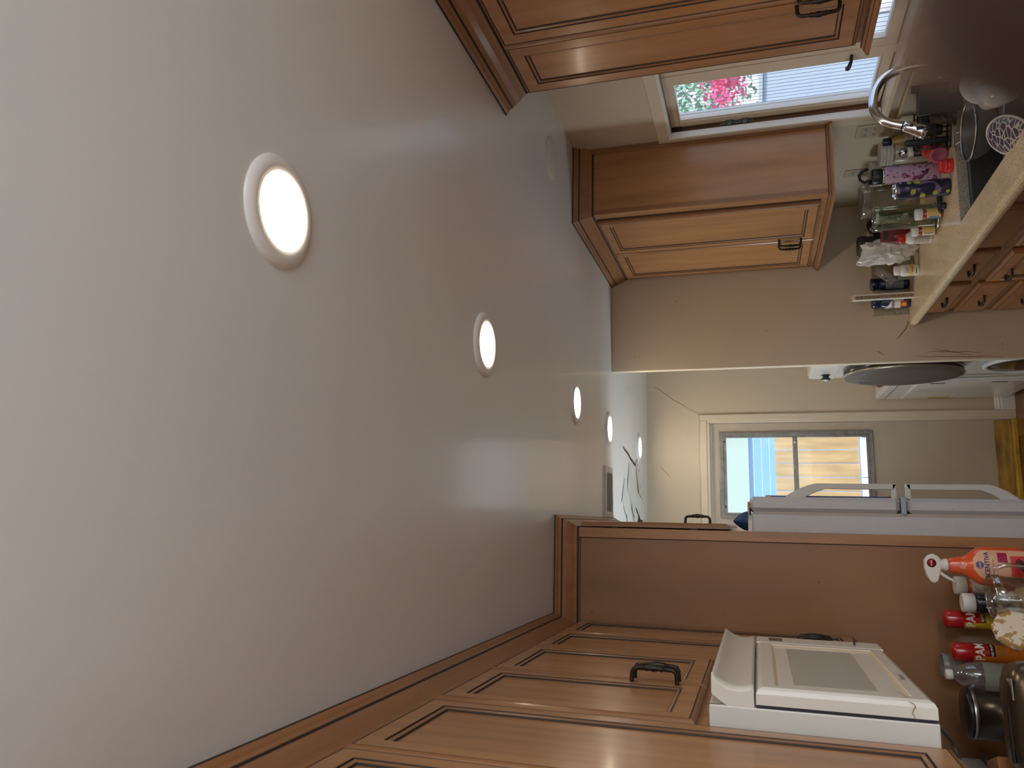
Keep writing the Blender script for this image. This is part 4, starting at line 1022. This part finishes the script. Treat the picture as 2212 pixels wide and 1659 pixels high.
# dark box, clear box, jar and wire rack at the back of the sink
t = item('dark_box', 'dark green box standing behind the sink', 'box', 1.625, 3.075, rot=radians(-24))
DG = mat('dark_green_card', (.018, .020, .012), .5)
L('box', MB().box(-.062, .048, -.03, .03, 0, .150), DG, t, bevel=.002)
L('flap', MB().box(.020, .048, -.012, .014, .150, .172), DG, t, bevel=.002)
t = item('clear_box', 'small clear plastic box in front of the amber glass behind the sink', 'box', 1.625, 2.985, rot=radians(-24))
L('box', MB().box(-.035, .035, -.025, .025, 0, .060), glass('clear_box_plastic', (.93, .91, .85), .08, .4, .1, haze=.35, hazecol=(.35, .28, .17)), t, bevel=.003)
L('label', MB().box(-.010, .008, -.0262, -.0255, .035, .045), INK, t)
t = item('drinking_glass', 'glass with amber contents by the window wall', 'glass', 1.672, 2.985)
L('glass', MB().lathe([(.028, 0), (.030, .003), (.033, .100), (.031, .100), (.028, .006), (.001, .005)], n=32, cap1=False), GLASSM, t)
L('contents', MB().lathe([(.026, .006), (.028, .060), (.001, .061)], n=28), mat('amber_fill', (.45, .22, .05), .4), t)
t = item('sponge_rack', 'black wire rack with brushes between faucet and storage jar', 'rack', 1.585, 3.275, rot=radians(-24))
mb = MB()
for i in range(8): mb.tube([(-.07+.02*i, -.03, 0), (-.07+.02*i, -.03, .125)], .0022, 6); mb.tube([(-.07+.02*i, .035, 0), (-.07+.02*i, .035, .125)], .0022, 6)
for z in (.004, .06, .125): mb.tube([(-.072, -.03, z), (.072, -.03, z), (.072, .035, z), (-.072, .035, z), (-.072, -.03, z)], .003, 6)
L('wire_frame', mb, BLACK, t)
L('brush', MB().box(-.02, .06, -.02, .02, .03, .115), BLACK, t, bevel=.004)
mb = MB().box(-.055, -.028, -.02, .02, .01, .165); L('brush', mb, BLACK, t, bevel=.006)
t = item('folded_bag', 'brown paper wrapper folded beside the dark box', 'bag', 1.600, 3.175, rot=radians(-15))
mb = MB(); rows = []
for i in range(6):
    rows.append([((.045-.003*i)*cos(2*pi*j/14)*(1+.15*sin(j*3+i)), (.022-.002*i)*sin(2*pi*j/14)*(1+.15*cos(j*2+i)), .018*i) for j in range(14)])
L('wrapper', mb.grid(rows, 0, True, False, True, True), mat('brown_wrapper', (.05, .028, .014), .5), t)

# ------------------------------------------------------------------ things on the left counter
ZL = CT-.002
# spray cleaner
t = item('spray_bottle', 'orange cleaner spray bottle with white trigger head beside the tall panel', 'spray bottle', -.108, 2.80, ZL, rot=radians(3))
ORB = mat('orange_liquid', (.74, .10, .028), .22, coat=.4)
prof = [(.044, 0), (.055, .006), (.059, .03), (.059, .122), (.054, .141), (.043, .156), (.033, .168), (.0280, .178), (.0258, .186), (.0265, .193), (.0235, .201), (.0242, .208), (.0195, .217), (.0175, .224)]
L('bottle', MB().lathe(prof, n=40, sy=.62), ORB, t)
PEACH = mat('peach_label', (.72, .42, .27), .45); blobs(PEACH, 12, .60, (.74, .50, .36), seed=2)
def sb(z):
    for (r0, z0), (r1, z1) in zip(prof, prof[1:]):
        if z0 <= z <= z1: return r0+(r1-r0)*(z-z0)/(z1-z0+1e-9)
    return .02
def spray_fn(z0, uo=0):
    def fn(u, v):
        z = z0+v; r = sb(z)+.0010; a = max(-1.3, min(1.3, (u+uo)/r)); return (r*sin(a), -r*.62*cos(a)-.0004, z)
    return fn
m_ = MB(); rows = []
for i in range(12):
    z = .010+.145*i/11; hw = .050 if z < .122 else .050*(1-((z-.122)/.035)**2*.75)
    f_ = spray_fn(z); rows.append([f_(hw*(k_/6-1)+.006, 0) for k_ in range(13)])
L('label', m_.grid(rows, 0, closed=False), PEACH, t)
text_mesh('SCENTIVA', .0185, 'product_lettering', mat('navy_ink', (.01, .02, .12), .4), t, lambda u, v: [c+d for c, d in zip(spray_fn(.119, .004)(u, v), (0, -.0008, 0))], bold=.0003)
m_ = MB(); f_ = spray_fn(.139, .003); dia = [(-.015, 0), (-.005, .0105), (.005, .0105), (.015, 0), (.005, -.0105), (-.005, -.0105)]
m_.quad([[c+d for c, d in zip(f_(a, b), (0, -.0012, 0))] for a, b in dia]); L('logo_border', m_, mat('logo_red', (.45, .02, .03), .4), t)
m_ = MB(); m_.quad([[c+d for c, d in zip(f_(a*.82, b*.82), (0, -.0016, 0))] for a, b in dia]); L('logo_patch', m_, mat('logo_blue', (.01, .03, .20), .4), t)
text_mesh('CLOROX', .0072, 'logo_lettering', WT, t, lambda u, v: [c+d for c, d in zip(f_(u, v), (0, -.0022, 0))])
text_mesh('DISINFECTING', .0062, 'small_lettering', mat('magenta_ink', (.45, .02, .15), .4), t, lambda u, v: [c+d for c, d in zip(spray_fn(.103, .004)(u, v), (0, -.0010, 0))])
m_ = MB(); rows = [[[c+d for c, d in zip(spray_fn(z)(x, 0), (0, -.0010, 0))] for x in (.012, .022, .034, .045)] for z in (.064, .078, .090)]; L('label_badge', m_.grid(rows, 0, closed=False), mat('badge_magenta', (.36, .01, .08), .4), t)
m_ = MB(); rows = [[[c+d for c, d in zip(spray_fn(z)(x, 0), (0, -.0010, 0))] for x in (-.030, -.015, 0, .015, .034)] for z in (.012, .026, .040, .056)]; L('label_fruit', m_.grid(rows, 0, closed=False), mat('grapefruit_red', (.60, .05, .05), .4, var=.3, scale=70), t)
text_mesh('KILLS\n99.9%', .0085, 'neck_lettering', WT, t, lambda u, v: [c+d for c, d in zip(spray_fn(.182, 0)(u, v), (0, -.0012, 0))])
L('neck_collar', MB().lathe([(.0185, .221), (.019, .224), (.019, .231), (.0165, .233), (.0165, .244)], n=28), WHITE, t)
head = [(.018, .242), (.026, .248), (.033, .262), (.028, .276), (.014, .287), (-.012, .288), (-.036, .282), (-.054, .272), (-.057, .262), (-.050, .252), (-.030, .246), (-.014, .243)]
m_ = MB(); rows = [[(x, y, z) for x, z in head] for y in (-.012, -.0105, .0105, .012)]
for i, q in enumerate(rows):
    if i in (0, 3): rows[i] = [((x+.012)*.88-.012, y, (z-.264)*.86+.264) for x, y, z in q]
L('trigger_head', m_.grid(rows, 0, True, False, True, True), WHITE, t, bevel=.0015)
L('trigger', MB().tube([(-.020, 0, .250), (-.034, 0, .232), (-.046, 0, .212), (-.052, 0, .200)], [.0065, .0055, .0045, .0035], 10), WHITE, t)
m_ = MB(); m_.lathe([(.0135, 0), (.0001, -.0004)], (.004, -.0126, .268), 24, axis='y'); L('round_sticker', m_, mat('sticker_red', (.36, .02, .03), .4), t)
text_mesh('99.9%', .0075, 'sticker_print', WT, t, lambda u, v: (.004+u, -.0134, .268+v))

# big prescription bottle and navy bottle
t = item('pill_bottle', 'large orange pill bottle with white cap behind the spray bottle', 'pill bottle', -.180, 2.975, ZL)
OR2 = mat('orange_bottle', (.50, .10, .02), .2, coat=.4)
L('body', MB().lathe([(.024, 0), (.027, .003), (.027, .128), (.023, .136)], n=32), OR2, t)
m_ = MB(); cyl_patch(m_, .0275, .07, .124, -1.5, 1.5); L('label', m_, mat('scribbled_label', (.60, .56, .50), .5, var=.35, scale=90), t)
L('cap', MB().lathe([(.026, .135), (.0295, .137), (.0295, .166), (.027, .170)], n=32), WHITE, t)
t = item('supplement_bottle', 'dark navy supplement bottle with white cap between orange bottle and yellow can', 'bottle', -.230, 2.92, ZL)
L('body', MB().lathe([(.028, 0), (.031, .004), (.031, .118), (.027, .128)], n=32), mat('near_black_navy', (.010, .010, .022), .3, coat=.3), t)
text_mesh('B12', .014, 'lettering', WT, t, cyl_fn(.0316, .096, -.15))
m_ = MB()
for i in range(5): cyl_patch(m_, .0315, .100-i*.004, .1015-i*.004, .2, .9)
L('label_lines', m_, mat('grey_print', (.35, .36, .40), .5), t)
L('cap', MB().lathe([(.027, .127), (.0305, .129), (.030, .160), (.027, .164)], n=32), WHITE, t)
# cooking spray cans
def can(label, x, y, bandm, sub, subm, h=.210):
    t = item('spray_can', label, 'spray can', x, y, ZL, group='red capped cooking spray cans')
    CR = mat('can_red', (.42, .010, .012), .22, coat=.4)
    L('can', MB().lathe([(.026, 0), (.028, .004), (.028, h-.062), (.026, h-.056)], n=36), bandm, t)
    L('cap', MB().lathe([(.0285, h-.060), (.0290, h-.056), (.0285, h-.014), (.024, h-.003), (.001, h)], n=36), CR, t)
    m_ = MB(); cyl_patch(m_, .0284, h-.104, h-.060, -.35, 1.5); L('red_field', m_, CR, t)
    text_mesh('PAM', .036, 'brand_lettering', WT, t, cyl_fn(.0289, h-.080, .25), bold=.0008, sx=.9)
    m_ = MB(); cyl_patch(m_, .0284, h-.122, h-.1045, -.30, 1.5); L('sub_field', m_, subm, t)
    text_mesh(sub, .0095, 'small_lettering', WT, t, cyl_fn(.0289, h-.113, .45), bold=.0002)
    m_ = MB()
    for i in range(3): cyl_patch(m_, .0283, h-.135-i*.007, h-.132-i*.007, -.1, 1.0)
    L('fine_print', m_, mat('olive_print', (.25, .20, .03), .5), t)
can('yellow cooking spray can with red cap and brown strip', -.290, 2.99, mat('can_yellow', (.58, .42, .03), .25, coat=.3), 'BUTTER', mat('can_brown', (.22, .045, .02), .3))
can('orange cooking spray can with red cap and black strip', -.385, 2.925, mat('can_orange', (.62, .17, .015), .25, coat=.3), 'AIR FRYER', BLACK, h=.205)
# grey cup and clear clamshell
t = item('thermos', 'grey open cylinder standing behind the orange can', 'cup', -.440, 3.00, ZL)
L('body', MB().lathe([(.032, 0), (.036, .004), (.036, .20), (.038, .218), (.036, .220), (.034, .20), (.033, .10)], n=32, cap1=False), mat('grey_shell', (.22, .22, .21), .35), t)
L('inside', MB().lathe([(.033, .10), (.033, .19)], n=28), BLACK, t)
t = item('clear_box', 'clear plastic clamshell against the panel between the two cans', 'box', -.355, 3.065, ZL)
L('shell', MB().box(-.055, .055, -.030, .030, 0, .205), glass('clamshell', (.97, .96, .95), .04, .30, .06), t, bevel=.010)
# water bottle
t = item('plastic_bottle', 'clear plastic water bottle with white cap in front of the grey cup', 'bottle', -.437, 2.80, ZL)
PG = glass('pet_plastic', (.88, .86, .90), .12, .7, .05, haze=.14, hazecol=(.5, .48, .5))
L('body', MB().lathe([(.036, 0), (.041, .006), (.042, .02), (.042, .16), (.037, .190), (.026, .212), (.014, .224), (.012, .232)], n=36, cap1=False), PG, t)
m_ = MB(); cyl_patch(m_, .0424, .055, .150, -1.5, 1.5); L('label', m_, glass('pale_green_label', (.8, .85, .78), .05, .3, .3, haze=.55, hazecol=(.50, .56, .48)), t)
L('cap', MB().lathe([(.014, .229), (.0155, .231), (.0155, .246), (.0135, .249)], n=24), WHITE, t)
# glass measuring pitcher
t = item('glass_pitcher', 'clear glass pitcher standing before the spray bottle', 'pitcher', -.186, 2.66, ZL)
L('body', MB().lathe([(.048, 0), (.054, .006), (.058, .11), (.062, .140), (.060, .141), (.055, .11), (.050, .01), (.001, .008)], n=40, cap1=False), glass('pitcher_glass', (.95, .95, .93), .12, .8, .02), t)
L('rim', MB().torus((0, 0, .140), .061, .003, 40, 8), glass('rim_glass', (.85, .85, .80), .3, .8, .05), t)
L('handle', MB().tube([(.055, -.01, .125), (.078, -.02, .128), (.088, -.022, .100), (.086, -.022, .05), (.062, -.012, .02)], .0065, 12), glass('rim_glass', (.85, .85, .80), .3, .8, .05), t)
# black pan handle
ph = build('pan_handle', MB().tube([(-.072, 2.90, .878), (-.095, 2.74, .905), (-.12, 2.62, .918)], [.010, .009, .008], 14), BLACK); tag(ph, 'black rod shaped handle lying next to the spray bottle', 'handle')
pk = build('peeler', MB().tube([(-.232, 2.60, .945), (-.25, 2.56, .915), (-.262, 2.54, .90)], [.004, .006, .006], 10), WHITE); tag(pk, 'white thin handled peeler propped by the pitcher', 'utensil')
# stained oven pad
ST = mat('stained_cream_cloth', (.74, .66, .54), .6, bump=.4, bscale=40); blobs(ST, 34, .56, (.42, .25, .09), detail=7, seed=3); blobs(ST, 40, .67, (.22, .10, .03), seed=7)
t = item('pot_holder', 'cream pot holder with brown stains leaning in front of the cans', 'pot holder', -.276, 2.60, ZL)
mb = MB(); rows = []
for i in range(9):
    a = -pi/2+pi*i/8
    rows.append([((.020*cos(a)+.034)*cos(2*pi*j/28)*(1+.04*sin(3*j)), .014*sin(a)+.02*cos(2*pi*j/28), .095+(.020*cos(a)+.046)*sin(2*pi*j/28)*(1+.04*cos(2*j))) for j in range(28)])
L('pad', mb.grid(rows, 0, True, True, True, True), ST, t)
L('stand', MB().box(-.02, .02, -.008, .01, 0, .05), BLACK, t)
# steel toaster with a diagram plate
t = item('toaster', 'rounded steel toaster with a small printed diagram in the lower corner', 'toaster', -.47, 2.38, ZL, rot=radians(6))
mb = MB(); rows = []
for (s_, z) in ((.90, 0), (1.0, .012), (1.0, .12), (.97, .160), (.90, .180), (.70, .192), (.3, .196)):
    ring = []
    for j in range(40):
        a = 2*pi*j/40; k_ = (abs(cos(a))**4+abs(sin(a))**4)**(-.25)
        ring.append((.145*cos(a)*k_*s_, .085*sin(a)*k_*s_, z))
    rows.append(ring)
L('shell', mb.grid(rows, 0, True, True, True, True), mat('bronze_steel', (.13, .10, .075), .28, .8), t)
L('trim_band', MB().lathe([(.1475, .118), (.1485, .120), (.1485, .124), (.1475, .126)], n=40, p=4, sy=.59, cap0=False, cap1=False), BLACK, t)
L('diagram_plate', MB().box(.05, .10, -.062, -.020, .1905, .1925), mat('plate_grey', (.34, .30, .24), .4), t)
L('diagram', MB().box(.058, .062, -.055, -.028, .1926, .1932).box(.058, .085, -.055, -.051, .1926, .1932).box(.081, .085, -.055, -.028, .1926, .1932).box(.058, .085, -.031, -.028, .1926, .1932).box(.088, .094, -.048, -.044, .1926, .1932), INK, t)
L('slot', MB().box(-.10, .03, -.030, -.012, .194, .1975), BLACK, t)
# dark steel kettle
t = item('kettle', 'tall dark steel pot in the left corner behind the toaster', 'pot', -.545, 2.80, ZL)
L('body', MB().lathe([(.060, 0), (.070, .006), (.072, .02), (.072, .180)], n=44), DSTEEL, t)
L('rim', MB().lathe([(.0725, .180), (.0735, .183), (.0735, .187), (.0725, .190)], n=44, cap0=False, cap1=False), STEEL, t)
L('lid', MB().lathe([(.072, .188), (.072, .198), (.066, .2045), (.001, .206)], n=44), BLACK, t)
# wooden block by the near cabinet
t = item('wooden_block', 'small orange brown wooden block at the lower left corner', 'block', -.655, 2.53, ZL, rot=radians(20))
L('block', MB().box(-.05, .05, -.06, .06, 0, .200), mat('orange_brown_wood', (.42, .18, .06), .5, var=.2), t, bevel=.006)
L('groove', MB().box(-.02, -.016, -.0612, -.0595, .01, .19), GLAZE, t)

# ------------------------------------------------------------------ outdoors seen through the glass
def leafs(n, c, s, size, seed, mi=0):
    random.seed(seed); mb = MB()
    for i in range(n):
        p = Vector([c[k]+random.gauss(0, 1)*s[k] for k in range(3)])
        a = Vector((random.uniform(-1, 1), random.uniform(-1, 1), random.uniform(-1, 1))).normalized(); b = a.cross(Vector((random.uniform(-1, 1), random.uniform(-1, 1), 1))).normalized()
        z = size*random.uniform(.6, 1.3)
        mb.quad([p-a*z, p+b*z*.5, p+a*z, p-b*z*.5], mi)
    return mb
gr = build('ground', MB().box(XR+.17, 9, -4, 16, -.3, -.2).box(-4, XR+.16, YF+.13, 16, -.3, -.2), mat('pale_concrete', (.55, .54, .52), .8, var=.1)); gr['kind'] = 'structure'
gw = build('garden_wall', MB().box(4.0, 4.15, 1.5, 11, -.2, 1.32), mat('bluish_stucco', (.90, .90, .96), .8, var=.05, scale=30)); tag(gw, 'pale lavender garden wall outside the sink window', 'wall')
gb = thing('wheeled_bin', 'blue grey bin standing outside against the garden wall', 'bin', (3.7, 6.9, -.2))
build('body', MB().box(3.72, 3.92, 6.0, 7.8, -.2, 1.50), mat('blue_grey', (.42, .52, .62), .7), gb, bevel=.02); build('lid', MB().box(3.70, 3.94, 5.95, 7.85, 1.50, 1.53), mat('blue_grey', (.42, .52, .62), .7), gb)
sh = thing('flowering_bush', 'flowering bush with pink blossom and green leaves outside the sink window', 'bush', (4.4, 6.9, 1.3))
build('foliage', leafs(4200, (4.60, 7.0, 2.25), (.20, 1.3, .38), .045, 1), mat('pale_green_leaf', (.22, .42, .28), .6, var=.4, scale=9), sh)['kind'] = 'stuff'
build('blossom', leafs(2200, (4.32, 6.75, 1.84), (.07, .42, .085), .045, 2), mat('pink_blossom', (.90, .10, .30), .6), sh)['kind'] = 'stuff'
build('trunk', MB().tube([(4.55, 7.0, 0), (4.5, 7.0, 1.3), (4.55, 7.0, 2.2)], [.06, .05, .03], 10), mat('bark', (.15, .10, .06), .8), sh)
# beyond the far door: block wall, board fence, blue siding
fe = thing('board_fence', 'orange brown board fence on a white block base outside the far door', 'fence', (.4, 8.5, -.2))
FW = mat('fence_board_wood', (.46, .30, .125), .6, var=.28, scale=2.5, stretch=(6, 1, .8)); BLK = mat('white_block', (.78, .78, .80), .8, var=.05)
for i in range(14):
    x = -.62+i*.14; build('board', MB().box(x, x+.134, 8.5+.012*(i % 2), 8.52+.012*(i % 2), .66, 1.461+.0*(i % 3)), FW, fe)
for j in range(3):
    for i in range(6):
        x = -.7+i*.40+(j % 2)*.2; build('block', MB().box(x, x+.39, 8.45, 8.60, -.2+j*.285, -.2+j*.285+.275), BLK, fe)
ho = thing('neighbour_house', 'blue sided house with pale green upper wall beyond the fence', 'house', (.6, 12.05, -.2))
for i in range(18):
    z = -.2+i*.1108; build('siding', MB().box(-2.5, 3.5, 12-.004*0, 12.03, z, z+.106), mat('blue_siding', (.15, .35, .66), .6), ho)
build('upper_wall', MB().box(-2.6, 3.6, 11.96, 12.1, 1.752, 3.2), mat('pale_green_wall', (.36, .46, .41), .7), ho)

# ------------------------------------------------------------------ the photographer's fingertip at the lens corner
SKIN = mat('dark_skin', (.028, .013, .008), .6, var=.1, scale=60, spec=.3)
def cpos(px, py, d):
    """point at distance d along the lens ray through a picture point"""
    a = (py-829.5)/-1680.62; b = (1106-px)/1680.62
    return CAMPOS+(_r*a+_u*b+_f).normalized()*d
# chain of joints: tip, joints, knuckle, palm, wrist and the other fingers bent beside it
tip = CAMPOS+_r*.0213-_u*.0306+_f*.050
J = [tip, tip+_r*.0036-_u*.0036, tip+_r*.018-_u*.020, tip+_r*.040-_u*.036-_f*.016, tip+_r*.062-_u*.034-_f*.044, tip+_r*.085-_u*.110-_f*.075, tip+_r*.11-_u*.22-_f*.10]
RAD = [.0075, .0115, .0135, .0140, .036, .026, .034]
verts = [tuple(p) for p in J]; edges = [(i, i+1) for i in range(len(J)-1)]; rads = list(RAD)
for k in range(1, 4):
    base = len(verts); off = -_f*.019*k-_u*.006*k
    for q, r_ in ((J[3]+off+_r*.012, .010), (J[2]+off+_r*.012, .0095), (J[1]+off*1.0+_r*.016-_u*.010, .0085), (J[1]+off+_r*.006-_u*.022, .008)):
        verts.append(tuple(q)); rads.append(r_)
    edges += [(4, base), (base, base+1), (base+1, base+2), (base+2, base+3)]
base = len(verts)
for q, r_ in ((J[4]-_r*.035-_u*.012-_f*.01, .012), (J[4]-_r*.058+_u*.004-_f*.018, .010), (J[4]-_r*.070+_u*.026-_f*.022, .009)):
    verts.append(tuple(q)); rads.append(r_)
edges += [(4, base), (base, base+1), (base+1, base+2)]
me = bpy.data.meshes.new('hand'); me.from_pydata([Vector(v)-tip for v in verts], edges, []); me.materials.append(SKIN)
pr = thing('person', 'dark out of focus fingertip of the photographer over the picture corner', 'person', tip)
ho_ = link('hand', me, pr)
md = ho_.modifiers.new('skin', 'SKIN'); md.use_smooth_shade = True
for i, v in enumerate(me.skin_vertices[0].data if me.skin_vertices else []): v.radius = (rads[i], rads[i])
if not me.skin_vertices:
    bm = bmesh.new(); bm.from_mesh(me); ly = bm.verts.layers.skin.verify(); bm.verts.ensure_lookup_table()
    for i, v in enumerate(bm.verts): v[ly].radius = (rads[i], rads[i]); v[ly].use_root = (i == 4)
    bm.to_mesh(me); bm.free()
md2 = ho_.modifiers.new('sub', 'SUBSURF'); md2.levels = 2; md2.render_levels = 2
# nail on the tip
nl = MB().lathe([(.0055, 0), (.0050, .0008), (.001, .0011)], n=18, sy=1.2)
nl.xf(lambda x, y, z: tuple(_r*.005-_u*.005+_f*(.0098+z)+_r*x*.8+_u*y))
build('nail', nl, mat('nail', (.20, .12, .09), .3), pr, local=True)

# the phone in that hand, its lens corner at the camera
ph_ = MB().box(-.022, .054, -.140, .020, -.0125, -.0045)
ph_.xf(lambda a, b, c: tuple(CAMPOS+_r*a+_u*b+_f*c))
po = thing('phone', 'black phone held by the photographer right behind the lens', 'phone', CAMPOS)
build('case', ph_, BLACK, po, bevel=.003)
sc_ = MB().box(-.020, .052, -.136, .016, -.0131, -.0126); sc_.xf(lambda a, b, c: tuple(CAMPOS+_r*a+_u*b+_f*c)); build('screen', sc_, mat('phone_glass', (.02, .02, .02), .08), po)
